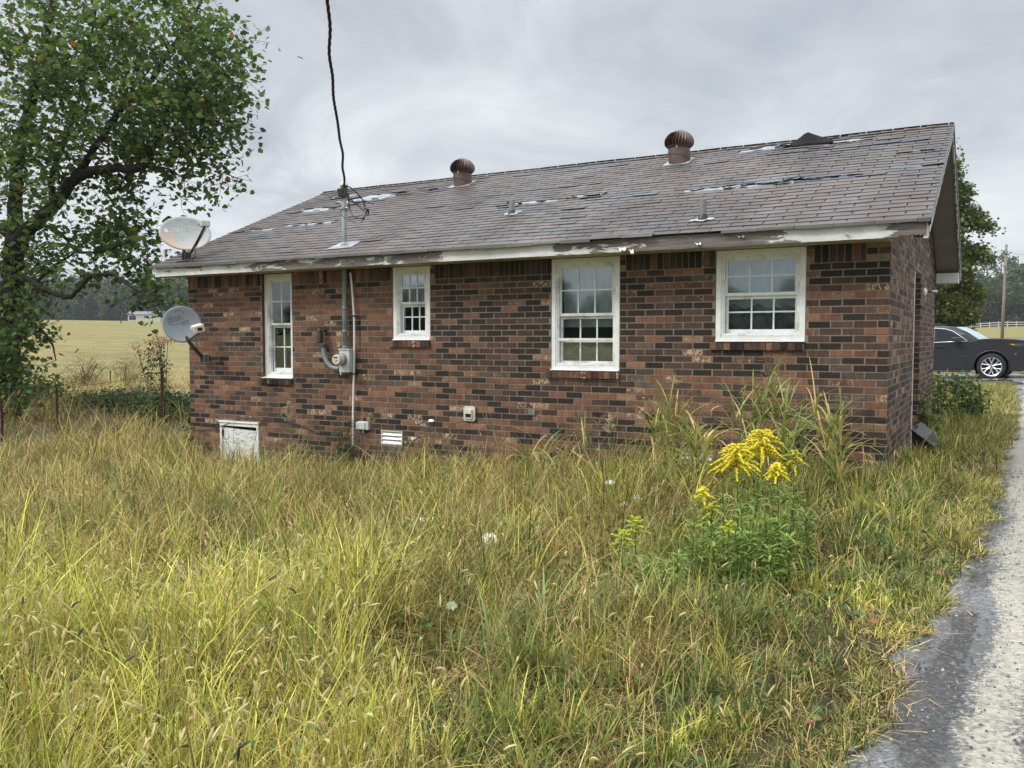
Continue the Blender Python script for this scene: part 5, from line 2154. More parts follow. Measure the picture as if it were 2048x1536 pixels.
# ------------------------------------------------------------------ other trees and the far woods
def tree_at(base, height, rad, pal, wts, nclump, nleaf, lsize, label, cat='tree', group=None, trunk_r=.2, name='broadleaf_tree', shape='lobed', low_=.18, squash=1.0, lean=(0, 0), barkc=(.07, .06, .05)):
    t = empty(name, base, label, cat, group)
    w_, c_ = MB(), MB()
    nodes, rads = [], []
    top = np.array([lean[0], lean[1], height * .86])
    pts = [np.array([0, 0, -.2]), top * .3 + rng.normal(0, .03 * height * .3, 3) * (1, 1, 0), top * .65 + rng.normal(0, .03 * height * .4, 3) * (1, 1, 0), top]
    q = limb(w_, [base + p for p in pts], trunk_r, trunk_r * .18, barkc, 8, 6)
    for j in range(3, len(q)):
        nodes.append(q[j]); rads.append(trunk_r * (1 - .8 * j / len(q)))
    tg_ = []
    while len(tg_) < nclump:
        a = rng.uniform(-1, 1, 3)
        rr_ = np.linalg.norm(a)
        if rr_ > 1 or rr_ < .35:
            continue
        zf = (a[2] + 1) / 2
        wid = rad * (math.sin(math.pi * (.16 + .80 * (1 - (1 - zf) ** 1.25))) ** .7) * (1 + .22 * math.sin(3.1 * math.atan2(a[1], a[0]) + 5 * zf + base[0]))
        tg_.append(base + np.array([lean[0] * zf + a[0] * wid, lean[1] * zf + a[1] * wid, height * (low_ + (1 - low_) * zf)]))
    tg_ = np.array(tg_)
    grow(w_, nodes, rads, tg_, barkc, .012 if rad < 5 else .03, 4)
    k = nleaf
    o_ = rng.normal(0, 1, (len(tg_), k, 3)) * rad * .13 * np.array([1, 1, .72 * squash])
    cc = (tg_[:, None] + o_).reshape(-1, 3)
    tone = np.repeat(rng.uniform(.78, 1.2, len(tg_)), k)[:, None]
    leaves(c_, cc, rng.uniform(.7, 1.3, len(cc)) * lsize, pick(pal, len(cc), wts) * tone, shape=shape)
    w_.build('trunk', M['bark'], t, smooth=True)
    c_.build('crown', M['leaf'], t)
    return t


GREENS = [(.05, .09, .02), (.085, .135, .03), (.15, .19, .045), (.25, .24, .055), (.34, .25, .05)]
b_ = atD(1896, 668, 44); b_[2] = gz(b_[0], b_[1])
tree_at(b_, 11.5, 1.95, GREENS, [.20, .32, .30, .15, .03], 170, 210, .15, 'rounded yellow-green tree rising behind the right gable of the house', trunk_r=.22, low_=.10, lean=(-.6, 0))
b_ = atD(1885, 668, 46); b_[2] = gz(b_[0], b_[1])
tree_at(b_, 5.0, 1.5, GREENS, [.26, .34, .26, .11, .03], 80, 200, .15, 'lower yellowing tree directly behind dark grey car', trunk_r=.14, low_=.06)

# woods: each side one far mass of trees
WG = [(.040, .062, .020), (.058, .085, .027), (.08, .11, .033), (.115, .125, .038), (.16, .145, .045)]


def wood(name, label, spots, pal, wts):
    w_, c_ = MB(), MB()
    for (x_, y_, h_, r_) in spots:
        z_ = float(gz(x_, y_))
        n_ = int(26 * rng.uniform(.8, 1.2))
        a = rng.normal(size=(n_, 3))
        a /= np.linalg.norm(a, axis=1)[:, None]
        a *= rng.uniform(.35, 1, (n_, 1)) ** .6
        zf = np.where(rng.random(n_) < .22, rng.uniform(0, .12, n_), (a[:, 2] + 1) / 2)
        pr = .5 + .75 * np.sin(np.pi * (.12 + .80 * zf))
        cl_ = np.stack([x_ + a[:, 0] * r_ * pr, y_ + a[:, 1] * r_ * pr, z_ + h_ * (.03 + .97 * zf)], 1)
        k = 42
        o_ = rng.normal(0, 1, (n_, k, 3)) * r_ * .20 * np.array([1, 1, .8])
        cc = (cl_[:, None] + o_).reshape(-1, 3)
        cc[:, 2] = np.maximum(cc[:, 2], z_ + .2)
        tone = np.repeat(rng.uniform(.75, 1.2, n_), k)[:, None] * rng.uniform(.75, 1.25)
        leaves(c_, cc, rng.uniform(.5, 1.2, len(cc)) * (.55 + .05 * r_), pick(pal, len(cc), wts) * tone, shape='clump')
        w_.tube([(x_, y_, z_ - .3), (x_ + rng.normal(0, .3), y_, z_ + h_ * .5), (x_ + rng.normal(0, .5), y_, z_ + h_ * .9)], [.35, .22, .06], 5, col=(.07, .063, .055, 1))
    o = c_.build(name, M['leaf'])
    tag(o, label, 'woodland', None, 'stuff')
    o2 = w_.build('trunks', M['bark'], o)
    return o


sp_ = []
for row, (d0, hh) in enumerate(((318, 15), (330, 19), (348, 22))):
    for px_ in np.arange(-170, 480, 12.5):
        P = atD(px_ + rng.uniform(-5, 5), 640, d0 + rng.uniform(-5, 5))
        sp_.append((P[0], P[1], hh * rng.uniform(.75, 1.15), rng.uniform(2.8, 4.6)))
wood('far_woods', 'dark wood edging the hay field far left beyond the pale farmhouse', sp_, WG, [.3, .32, .22, .11, .05])
sp_ = []
for row, (d0, hh) in enumerate(((252, 13), (264, 20), (280, 25))):
    for px_ in np.arange(1840, 2240, 17):
        P = atD(px_ + rng.uniform(-6, 6), 640, d0 + rng.uniform(-5, 5))
        k = 1.0 if px_ > 1955 else .82
        sp_.append((P[0], P[1], hh * k * rng.uniform(.8, 1.12), rng.uniform(3.0, 5.0)))
wood('far_woods', 'hazy wood on the hillside far right behind white rail fence', sp_, WG, [.22, .3, .25, .15, .08])
sp_ = []
for i in range(46):
    sp_.append((-92 + i * 1.9 + rng.uniform(-1, 1), -88 - .12 * i + rng.uniform(-6, 6), rng.uniform(4.6, 7.4), rng.uniform(1.8, 2.8)))
wood('hedgerow', 'hedgerow trees behind the viewer, mirrored dark in the lower window panes', sp_, WG, [.3, .32, .22, .11, .05])
for px_, h_, r_, lb in ((123, 6.2, 1.0, 'slim yellow-green young tree standing alone before the far left wood'), (201, 14, 2.1, 'tall pale green tree at the edge of the far left wood')):
    P = atD(px_, 640, 300); P[2] = gz(P[0], P[1])
    tree_at(P, h_, r_, [(.13, .15, .04), (.17, .17, .045), (.10, .13, .04)], None, 26, 60, .5, lb, trunk_r=.16, shape='clump', low_=.12)

# pale farmhouse far off
P = atD(288, 640, 300)
fz = float(gz(P[0], P[1])) - .1
rd = np.array([math.cos(YAW), math.sin(YAW), 0])
dp = np.array([-math.sin(YAW), math.cos(YAW), 0])
fh = empty('farmhouse', (P[0], P[1], fz), 'long low white farmhouse with grey roof beyond the hay field', 'house')
fc = np.array([P[0], P[1], fz])
b = MB()
b.obox(fc + np.array([0, 0, 1.25]) + dp * 2.5, rd * 5.6, dp * 2.5, (0, 0, 1.25))
b.build('wall', M['vinyl'], fh)
b = MB()
A_ = [fc + rd * s_ * 6.1 + dp * q + np.array([0, 0, z_]) for s_ in (-1, 1) for q, z_ in ((-.5, 2.45), (2.5, 3.55), (5.5, 2.45))]
b.add(A_, [(0, 3, 4, 1), (1, 4, 5, 2), (0, 2, 5, 3)], tris=[(0, 1, 2), (3, 5, 4)])
b.build('roof', solid('grey_metal_roof', (.15, .16, .18), .5, var=.1), fh)
for x_, w2, z0_, z1_ in ((-4.6, .55, .5, 1.9), (-3.4, .55, .5, 1.9), (.9, .75, 1.2, 1.9), (3.6, .5, 1.2, 1.9)):
    b = MB()
    b.obox(fc + rd * x_ - dp * .03 + np.array([0, 0, (z0_ + z1_) / 2]), rd * w2, dp * .04, (0, 0, (z1_ - z0_) / 2))
    b.build('window', M['dark_room'], fh)

# white rail fence on the right hillside
fA, fB = atD(1925, 652, 226), atD(2120, 652, 232)
fn = empty('rail_fence', (fA + fB) / 2 * np.array([1, 1, 0]) + np.array([0, 0, float(gz(*((fA + fB) / 2)[:2]))]), 'white two rail fence along the hillside meadow far right', 'fence')
nf = 12
pp = [fA + (fB - fA) * i / (nf - 1) for i in range(nf)]
for p in pp:
    p[2] = gz(p[0], p[1])
for p in pp:
    b = MB()
    b.box(p[0] - .10, p[0] + .10, p[1] - .10, p[1] + .10, p[2] - .2, p[2] + 1.5)
    b.build('post', M['vinyl'], fn)
for zz in (.62, 1.22):
    b = MB()
    for i in range(nf - 1):
        a, c = pp[i], pp[i + 1]
        mid = (a + c) / 2 + np.array([0, 0, zz])
        b.obox(mid, (c - a) / 2, (0, .05, 0), (0, 0, .12))
    b.build('rail', M['vinyl'], fn)

# power pole with wires
pt, pb = atD(2013, 489, 88), atD(2004, 672, 88)
pb[2] = gz(pb[0], pb[1]) - .2
pole = empty('utility_pole', pb, 'weathered wooden power pole leaning slightly beside the right field', 'power pole')
b = MB()
b.tube([pb, (pb + pt) / 2, pt], [.17, .15, .12], 10)
b.build('pole', M['wood_pole'], pole, smooth=True)
b = MB()
for (x_, y_) in ((2013, 505), (2009, 532)):
    b.obox(atD(x_, y_, 87.8), (.14, 0, 0), (0, .1, 0), (0, 0, .09))
b.build('insulator', M['galv'], pole)
for (x0, y0, x1, y1, s_) in ((2013, 500, 2110, 478, .9), (2009, 530, 2110, 480, 1.3), (2011, 512, 2010, 560, 0)):
    a, c = atD(x0, y0, 88), atD(x1, y1, 80)
    if s_ == 0:
        c = atD(2008, 600, 87.7)
    t_ = np.linspace(0, 1, 14)[:, None]
    q = a + (c - a) * t_
    q[:, 2] -= s_ * 4 * (t_ * (1 - t_))[:, 0]
    b = MB()
    b.tube(q, .022, 5)
    b.build('wire', M['galv'], pole)

# ------------------------------------------------------------------ meadow grass
S_GRN = np.array([.14, .21, .035]); S_YGR = np.array([.43, .44, .06]); S_LIME = np.array([.57, .58, .09])
S_STRAW = np.array([.68, .51, .21]); S_TAN = np.array([.44, .29, .11]); S_OLV = np.array([.28, .23, .06]); S_RUST = np.array([.28, .13, .05]); S_DK = np.array([.08, .13, .028])
SPEC = np.array([S_GRN, S_YGR, S_LIME, S_STRAW, S_TAN, S_OLV, S_RUST, S_DK])


def fbm(x, y, s, seed):
    r_ = np.random.default_rng(seed)
    o = 0
    for k in range(5):
        a, p1, p2 = r_.uniform(0, 2 * np.pi, 3)
        f = s * (1.7 ** k)
        o = o + np.sin((x * np.cos(a) + y * np.sin(a)) * f + p1 + 1.3 * np.sin((y * np.cos(a) - x * np.sin(a)) * f * .7 + p2)) / (1.35 ** k)
    return o / 2.2


def in_house(x, y, m=0.02):
    return (x > -L - m) & (x < m) & (y > -m) & (y < DEP + m)


def off_drive(x, y, m=0.0):
    return (x < edge_x(y) - m) & ~((y > 17.2) & (y < 26.5) & (x > -3.6))


def zone(x, y):
    """weights of the grass kinds and mean height at a spot (matches the drifts in the photograph)"""
    n = len(x)
    v = np.stack([x - CAM[0], y - CAM[1]], 1)
    fwd = v @ np.array([-math.sin(YAW), math.cos(YAW)])
    sid = v @ np.array([math.cos(YAW), math.sin(YAW)])
    s = sid / np.maximum(fwd, .5)            # left -, right +
    a1, a2 = fbm(x, y, 1.9, 3), fbm(x, y, 3.4, 4)
    W = np.zeros((n, 8))
    #      green  yel-gr lime  straw tan  olive rust dark
    W[:] = (.15, .08, .02, .20, .30, .14, .12, .09)      # olive and tan mid meadow
    left = sstep((-.04 - s) / .24) * sstep((6.3 - fwd) / 1.6)
    W += left[:, None] * np.array([.22, .75, .75, .30, .0, .0, 0, .05])
    nearwall = sstep((fwd - 6.0) / 2.5)
    W += nearwall[:, None] * np.array([.16, .08, 0, .34, .34, .10, .16, .08])
    right = sstep((s - .10) / .2)
    W += right[:, None] * np.array([.85, .24, .08, .05, .06, .10, 0, .75])
    back = sstep((-8.6 - x) / 1.5) * sstep((y + 2.5) / 3)
    W += back[:, None] * np.array([.05, .05, 0, .45, .9, .35, .6, .05])
    low_ = sstep((4.0 - fwd) / 1.2) * sstep((s + .22) / .15)
    W += low_[:, None] * np.array([.45, .10, .03, .06, .05, .05, 0, .5])
    dr_ = edge_x(y) - x
    ed_ = sstep((.45 - dr_) / .4)
    W += ed_[:, None] * np.array([.1, .12, .02, 1.7, .7, .1, .12, .1])
    # every kind grows in drifts of its own
    for k in range(8):
        W[:, k] *= np.exp(1.15 * fbm(x, y, 2.6 + .35 * k, 20 + k) + .7 * fbm(x, y, 7.0 + .6 * k, 40 + k))
    W /= W.sum(1)[:, None]
    H = .27 + .095 * a1 + .055 * a2
    H = H + .05 * left + .06 * nearwall
    H = H * np.interp(dr_, [0, .15, .5, 1.3, 2.2], [.20, .34, .50, .78, 1.0])
    cen = sstep((4.2 - fwd) / .9) * sstep((s + .20) / .2)
    H = H * (1 - .28 * cen)
    front = (y < 0.2) & (x < .3)
    wallk = np.where(front, np.interp(-y, [0, .3, 1.2, 2.5], [.60, .76, .95, 1.0]), 1.0)
    H = H * wallk
    H = np.where((x > -.1) & (y > 0), np.minimum(H, .24), H)
    H = np.where((x < -9) & (y > -1), H * 1.5, H)
    H = H * np.clip(np.hypot(x - .3, y - 2.1) / .75, .35, 1)
    return W, np.clip(H, .07, .75), s, fwd


def sample(n, r0, r1, a0, a1, pw=1.0):
    """polar scatter round the viewpoint, thinning with distance"""
    u_ = rng.random(n)
    r_ = (r0 ** pw + u_ * (r1 ** pw - r0 ** pw)) ** (1 / pw)
    a = rng.uniform(a0, a1, n)
    ang = YAW + math.pi / 2 - a
    x, y = CAM[0] + r_ * np.cos(ang), CAM[1] + r_ * np.sin(ang)
    k = off_drive(x, y, -.03) & ~in_house(x, y)
    return x[k], y[k], r_[k]


def tufts(mb, x, y, rad, per, wmul):
    W, H, s, fwd = zone(x, y)
    hol = fbm(x, y, 2.3, 61) + .6 * fbm(x, y, 5.5, 62)
    k = rng.random(len(x)) < np.clip(1.15 + .9 * hol, .22, 1)         # hollows where the turf thins out
    x, y, rad, wmul, W, H = x[k], y[k], rad[k], wmul[k], W[k], H[k]
    cum = np.cumsum(W, 1)
    sp_ = (rng.random(len(x))[:, None] > cum).sum(1).clip(0, 7)
    n = len(x) * per
    ti = np.repeat(np.arange(len(x)), per)
    ang = rng.uniform(0, 2 * np.pi, n)
    q = np.sqrt(rng.random(n)) * rad[ti]
    bx, by = x[ti] + q * np.cos(ang), y[ti] + q * np.sin(ang)
    ok = ~in_house(bx, by, .005) & off_drive(bx, by, -.05)
    ti, ang, bx, by = ti[ok], ang[ok], bx[ok], by[ok]
    n = len(ti)
    base = np.stack([bx, by, gz(bx, by) - .015], 1)
    spb = np.where(rng.random(n) < .86, sp_[ti], (rng.random(n)[:, None] > cum[ti]).sum(1).clip(0, 7))
    dry = np.isin(spb, (3, 4, 6))
    tl_ = rng.uniform(0, 2 * np.pi, len(x))[ti]
    az = np.where(rng.random(n) < .55, ang, tl_) + rng.normal(0, .7, n)
    h = H[ti] * rng.gamma(6, 1 / 6, n) * np.where(dry, 1.12, 1.0)
    th0 = np.abs(rng.normal(.18, .22, n)) + dry * np.abs(rng.normal(.12, .3, n))
    th1 = np.abs(rng.normal(.85, .65, n)) + dry * rng.uniform(0, 1.2, n)
    flat = rng.random(n) < np.where(dry, .34, .10)
    th0 = np.where(flat, rng.uniform(.7, 1.45, n), th0)
    wid = np.where(dry, rng.uniform(.0024, .0052, n), rng.uniform(.004, .010, n)) * wmul[ti]
    tone = rng.uniform(.55, 1.35, len(x))[ti][:, None]
    c0 = SPEC[spb] * tone * rng.uniform(.45, 1.35, (n, 1)) * rng.uniform(.92, 1.08, (n, 3))
    c1 = c0 * rng.uniform(.95, 1.2, (n, 1))
    tip = (rng.random(n) < .3)[:, None]
    c1 = np.where(tip, .5 * c1 + .5 * S_STRAW, c1)
    c0 = np.where((rng.random(n) < .3)[:, None], .65 * c0 + .35 * S_TAN, c0)
    blades(mb, base, h, az, th0, th1, wid, c0, c1)


gb_ = MB()
for (n, r0, r1, a0, a1, per, rad, wm) in ((5200, 1.5, 4.8, -1.0, .80, 18, (.02, .08), 1.0), (7600, 4.4, 9.0, -.80, .72, 18, (.03, .10), 1.25),
                                          (6200, 8.5, 15.5, -.74, .70, 16, (.05, .14), 1.6), (3000, 14, 42, -.72, .68, 16, (.12, .36), 2.8)):
    x, y, r_ = sample(n, r0, r1, a0, a1, 1.5)
    tufts(gb_, x, y, rng.uniform(*rad, len(x)), per, np.full(len(x), wm))
# ragged fringe creeping over the drive edge
yy = rng.uniform(-6.5, 16, 2600)
yy = np.where(rng.random(2600) < .6, rng.uniform(-6.5, 1, 2600), yy)
xx = edge_x(yy) + rng.normal(-.03, .07, 2600)
k = off_drive(xx, yy, -.12)
tufts(gb_, xx[k], yy[k], np.full(k.sum(), .07), 9, np.full(k.sum(), 1.1))


def stalks(mb, n, r0, r1, a0, a1, hm, foxtail, pick_left=False):
    """flowering stems standing over the blades; some carry a bristly drooping foxtail"""
    x, y, r_ = sample(n, r0, r1, a0, a1, 1.5)
    W, H, s, fwd = zone(x, y)
    if pick_left:
        k = rng.random(len(x)) < np.clip(.12 + 1.2 * sstep((-.02 - s) / .3) * sstep((7.0 - fwd) / 2.0), 0, 1)
        x, y, H, s = x[k], y[k], H[k], s[k]
    n = len(x)
    base = np.stack([x, y, gz(x, y)], 1)
    az = rng.uniform(0, 2 * np.pi, n)
    h = H * rng.uniform(1.0, 1.45, n) * hm
    c = np.where((rng.random(n) < .5)[:, None], S_STRAW, .5 * S_YGR + .5 * S_STRAW) * rng.uniform(.75, 1.1, (n, 1))
    P = blades(mb, base, h, az, np.abs(rng.normal(.14, .14, n)), np.abs(rng.normal(.45, .4, n)), np.full(n, .0028), c, c, 5, lambda t: 1 - .3 * t)
    if not foxtail:
        return P
    # seed head: five-sided bristly spindle that nods over
    m_, sd = 6, 5
    d0 = P[:, -1] - P[:, -2]
    d0 /= np.linalg.norm(d0, axis=1)[:, None]
    ln = rng.uniform(.035, .068, n)
    dk = rng.random(n)
    hc = np.where((dk < .05)[:, None], np.array([.10, .075, .055]), np.where((dk < .7)[:, None], np.array([.60, .48, .21]), np.array([.58, .55, .24]))) * rng.uniform(.8, 1.15, (n, 1))
    p = P[:, -1].copy()
    dirv = d0.copy()
    rings = []
    prof_ = [.0, .8, 1.0, .95, .7, .0]
    nod = rng.uniform(0, 1, n) ** 2.2 * .42 + .01
    for i in range(m_):
        a_ = np.cross(dirv, np.array([.3, .4, .86]))
        a_ /= np.linalg.norm(a_, axis=1)[:, None]
        b2 = np.cross(dirv, a_)
        rad_ = (.0046 * prof_[i] + .0003)
        ring_ = [p + rad_ * (math.cos(2 * math.pi * k / sd) * a_ + math.sin(2 * math.pi * k / sd) * b2) for k in range(sd)]
        rings.append(np.stack(ring_, 1))
        p = p + dirv * (ln / (m_ - 1))[:, None]
        hz = dirv[:, :2] / (np.linalg.norm(dirv[:, :2], axis=1)[:, None] + 1e-6)
        dirv = dirv + np.concatenate([hz * .25, -np.ones((n, 1))], 1) * nod[:, None]
        dirv /= np.linalg.norm(dirv, axis=1)[:, None]
    V = np.stack(rings, 1).reshape(n, -1, 3)
    kk = m_ * sd
    Q = np.array([(i * sd + k, i * sd + (k + 1) % sd, (i + 1) * sd + (k + 1) % sd, (i + 1) * sd + k) for i in range(m_ - 1) for k in range(sd)])
    o = (np.arange(n) * kk)[:, None, None]
    mb.add(V.reshape(-1, 3), quads=(o + Q[None]).reshape(-1, 4), col=np.repeat(hc, kk, 0))
    # bristles
    nb_ = 16
    bi = np.repeat(np.arange(n), nb_)
    ri = rng.integers(1, m_ - 1, len(bi))
    bp = V.reshape(n, m_, sd, 3)[bi, ri, rng.integers(0, sd, len(bi))]
    cenr = V.reshape(n, m_, sd, 3).mean(2)[bi, ri]
    od = bp - cenr
    od /= np.linalg.norm(od, axis=1)[:, None] + 1e-9
    az2 = np.arctan2(od[:, 1], od[:, 0])
    blades(mb, bp, rng.uniform(.006, .011, len(bi)), az2, np.arccos(np.clip(od[:, 2] * .8 + .2, -1, 1)), np.zeros(len(bi)), np.full(len(bi), .0011), hc[bi], hc[bi] * 1.25, 1)
    return P


stalks(gb_, 2600, 1.6, 5.2, -1.0, .5, 1.05, True, True)
stalks(gb_, 1500, 4.8, 10.5, -.8, .5, 1.0, True, True)
stalks(gb_, 2600, 2.0, 14.0, -.78, .62, 1.05, False)
# a tangle of thin dry stems lodged across the meadow
x, y, r_ = sample(9000, 1.8, 14.5, -.9, .66, 1.5)
W, H, s, fwd = zone(x, y)
n = len(x)
cs_ = np.where((rng.random(n) < .6)[:, None], S_STRAW, S_TAN) * rng.uniform(.7, 1.15, (n, 1))
blades(gb_, np.stack([x, y, gz(x, y) + H * rng.uniform(0, .55, n)], 1), np.clip(H, .15, .6) * rng.uniform(.6, 1.5, n), rng.uniform(0, 6.28, n), rng.uniform(.25, 1.35, n), rng.normal(.3, .5, n),
       rng.uniform(.0016, .0034, n) * (1 + r_ * .06), cs_, cs_ * 1.1, 4, lambda t: 1 - .5 * t)
mg = gb_.build('meadow_grass', M['blade'])
tag(mg, 'overgrown meadow of tangled green and straw coloured grass with foxtail heads', 'grass', None, 'stuff')
print('grass verts', gb_.n)

# a denser verge between the gable wall and the drive
x = rng.uniform(.02, 1.25, 2600); y = rng.uniform(-.5, 20.0, 2600)
k = off_drive(x, y, -.03) & ~in_house(x, y)
gb2 = MB()
tufts(gb2, x[k], y[k], np.full(k.sum(), .10), 14, np.full(k.sum(), 1.7))
x = rng.uniform(-4, 1.2, 900); y = rng.uniform(6.5, 20.2, 900)
k = off_drive(x, y, -.03) & ~in_house(x, y)
tufts(gb2, x[k], y[k], np.full(k.sum(), .16), 14, np.full(k.sum(), 2.2))
vg = gb2.build('verge_grass', M['blade'])
tag(vg, 'shorter mixed grass on the verge between brick gable and drive', 'grass', None, 'stuff')
# low broad-leaved weeds mixed into the turf near the drive
x, y, r_ = sample(2600, 1.9, 8.0, -.35, .66, 1.4)
W, H, s, fwd = zone(x, y)
k = (rng.random(len(x)) < .15 + .85 * sstep((fbm(x, y, 1.4, 77) - .1) / .4))
x, y, H = x[k], y[k], H[k]
lw = MB()
for q in range(5):
    o2 = rng.normal(0, .05, (len(x), 2))
    cz = gz(x, y) + H * rng.uniform(.2, .85, len(x))
    leaves(lw, np.stack([x + o2[:, 0], y + o2[:, 1], cz], 1), rng.uniform(.025, .06, len(x)), pick([(.07, .13, .03), (.10, .17, .04), (.14, .20, .05)], len(x)), .8, 'oval')
lwo = lw.build('low_weeds', M['leaf'])
tag(lwo, 'low broad leaved green weeds mixed into the turf toward the drive', 'weeds', None, 'stuff')

# loose straw and chippings where the grass meets the drive
sb = MB()
n = 900
yy = rng.uniform(-6.0, 6, n)
xx = edge_x(yy) + rng.normal(.0, .07, n)
base = np.stack([xx, yy, gz(xx, yy) + .027], 1)
cs_ = S_STRAW * rng.uniform(.8, 1.25, (n, 1))
blades(sb, base, rng.uniform(.04, .16, n), rng.uniform(0, 6.28, n), np.full(n, 1.5), rng.normal(0, .12, n), rng.uniform(.002, .006, n), cs_, cs_, 3)
so_ = sb.build('straw_litter', M['blade'])
tag(so_, 'pale cut straw scattered along the edge of the gravel drive', 'straw', None, 'stuff')
gv_ = MB()
n = 4500
yy = -8.2 + 10 * rng.random(n) ** 1.4
xx = edge_x(yy) + rng.random(n) ** 1.2 * 1.6 - .05
blobs(gv_, np.stack([xx, yy, gz(xx, yy) + .022], 1), rng.gamma(3, .0013, n) + .0015, pick([(.09, .09, .095), (.16, .155, .15), (.26, .25, .23), (.40, .38, .34)], n, [.4, .35, .17, .08]))
gvo = gv_.build('loose_gravel', attrmat('wet_stone', .35, 0, 30, .2, .5))
tag(gvo, 'small wet stone chippings lying over the drive', 'gravel', None, 'stuff')

# fallen leaves near the drive, each a thing
for (px_, py_, s_, c_, lb) in ((1608, 1448, .06, (.21, .105, .045), 'curled pinkish brown fallen leaf among grass low right'), (1680, 1388, .08, (.19, .10, .045), 'large crumpled brown leaf at the drive edge'),
                               (1440, 1460, .06, (.18, .10, .05), 'brown fallen leaf half hidden in grass near picture bottom'), (1878, 1143, .07, (.27, .14, .10), 'pink dead leaf in grass beside the puddle'),
                               (1745, 1249, .05, (.30, .13, .05), 'small orange brown leaf lying in short grass')):
    P = onGround(px_, py_, .07)
    P[2] = gz(P[0], P[1]) + .075
    b = MB()
    leaves(b, [P], s_ * .8, [c_], 1.0, 'lobed')
    lo_ = b.build('fallen_leaf', M['petal'])
    lo_.modifiers.new('thick', 'SOLIDIFY').thickness = .002
    tag(lo_, lb, 'leaf', 'fallen leaves')

# ------------------------------------------------------------------ tall plants standing in the meadow
def stem_curve(base, h, lean, az, n=6):
    t = np.linspace(0, 1, n)
    return base + np.stack([lean * h * t ** 1.6 * math.cos(az), lean * h * t ** 1.6 * math.sin(az), h * t], 1)


def stem_leaves(mb, q, n, ln, wd, pal, t0=.1, t1=.95, drop=.9):
    t = rng.uniform(t0, t1, n)
    i = t * (len(q) - 1)
    k = i.astype(int).clip(0, len(q) - 2)
    P = q[k] + (q[k + 1] - q[k]) * (i - k)[:, None]
    az = np.arange(n) * 2.4 + rng.normal(0, .4, n)
    c = pick(pal, n)
    blades(mb, P, ln * rng.uniform(.6, 1.2, n), az, rng.uniform(.7, 1.1, n), np.full(n, drop) * rng.uniform(.5, 1.2, n), np.full(n, wd) * rng.uniform(.7, 1.2, n), c, c * 1.1, 3,
           lambda s: np.sin(np.pi * np.clip(.12 + .88 * s, 0, 1)) ** .7)


GP = [(.14, .22, .04), (.20, .30, .055), (.27, .36, .08)]
YEL = [(.80, .62, .02), (.86, .72, .05), (.70, .53, .02), (.84, .75, .10), (.62, .60, .07)]


def plume(mb, top, q, size, nbr, pal=YEL, droop=1.0):
    """goldenrod plume: one-sided arching sprays crowded with tiny florets"""
    for j in range(nbr):
        f = j / max(1, nbr - 1)
        start = top - np.array([0, 0, size * .62 * f])
        az = j * 2.4 + rng.normal(0, .3)
        ln = size * (.20 + .62 * f ** .8) * rng.uniform(.75, 1.1)
        t = np.linspace(0, 1, 8)
        rise = .42 * (1 - f) + .16
        pts = start + np.stack([ln * t * math.cos(az), ln * t * math.sin(az), ln * (rise * t * 1.5 - droop * .62 * t ** 2)], 1)
        mb.tube(pts, .0016, 4, col=(.16, .19, .04, 1), cap=False)
        n_ = int(16 + 85 * ln / .2)
        tt_ = rng.uniform(.08, 1, n_)
        i_ = tt_ * 7
        k_ = i_.astype(int).clip(0, 6)
        P = pts[k_] + (pts[k_ + 1] - pts[k_]) * (i_ - k_)[:, None]
        P = P + rng.normal(0, 1, (n_, 3)) * .0052 * (1.25 - tt_)[:, None] + np.array([0, 0, .004])
        blobs(mb, P, rng.uniform(.0034, .0064, n_), pick(pal, n_, None, .12))


def goldenrod(px, py_top, depth, label, size, nbr, nleaf=70, pal=YEL, lean=.05, droop=1.0, group='goldenrod stems'):
    top = atD(px, py_top, depth)
    lz = rng.uniform(0, 6.28)
    z0 = float(gz(top[0], top[1]))
    h = top[2] - z0
    base = np.array([top[0] - lean * h * math.cos(lz), top[1] - lean * h * math.sin(lz), z0])
    t = empty('goldenrod', base, label, 'wildflower', group)
    q = stem_curve(base, h, lean, lz, 8)
    b = MB()
    b.tube(q, np.linspace(.0045, .002, len(q)), 5, col=(.10, .15, .04, 1))
    stem_leaves(b, q, nleaf, .10, .015, GP, .05, .92, 1.1)
    b.build('stem', M['blade'], t)
    if size:
        b = MB()
        plume(b, q[-1], q, size, nbr, pal, droop)
        b.build('flower_plume', M['petal'], t)
    return t


goldenrod(1472, 894, 5.55, 'goldenrod with the broad drooping plume, left of the tallest one', .235, 46, 90)
goldenrod(1525, 866, 5.75, 'tallest goldenrod with a wide golden plume against the bricks', .255, 46, 90)
goldenrod(1553, 930, 5.45, 'goldenrod with one small compact plume right of the broad one', .13, 24, 80)
goldenrod(1587, 905, 5.75, 'goldenrod with thin loose sprays at the right end of the clump', .15, 11, 70, [(.62, .52, .05), (.50, .48, .06)], .08)
goldenrod(1406, 978, 5.30, 'goldenrod with a sparse small plume at the left end of the clump', .10, 11, 70)
goldenrod(1425, 1008, 5.25, 'goldenrod with narrow scattered yellow sprays low on left of clump', .11, 8, 60, [(.60, .50, .05), (.45, .45, .06)])
BUD = [(.45, .50, .05), (.36, .46, .05), (.55, .52, .05)]
goldenrod(1243, 1066, 5.0, 'half open goldenrod with upright greenish yellow tip far left of clump', .12, 9, 60, BUD, .04, .4)
goldenrod(1272, 1040, 5.1, 'half open goldenrod standing taller behind another far left of clump', .13, 9, 60, BUD, .04, .4)
goldenrod(1458, 1046, 5.0, 'budding goldenrod with thin lime tip in front of the clump', .10, 7, 60, BUD, .04, .4)
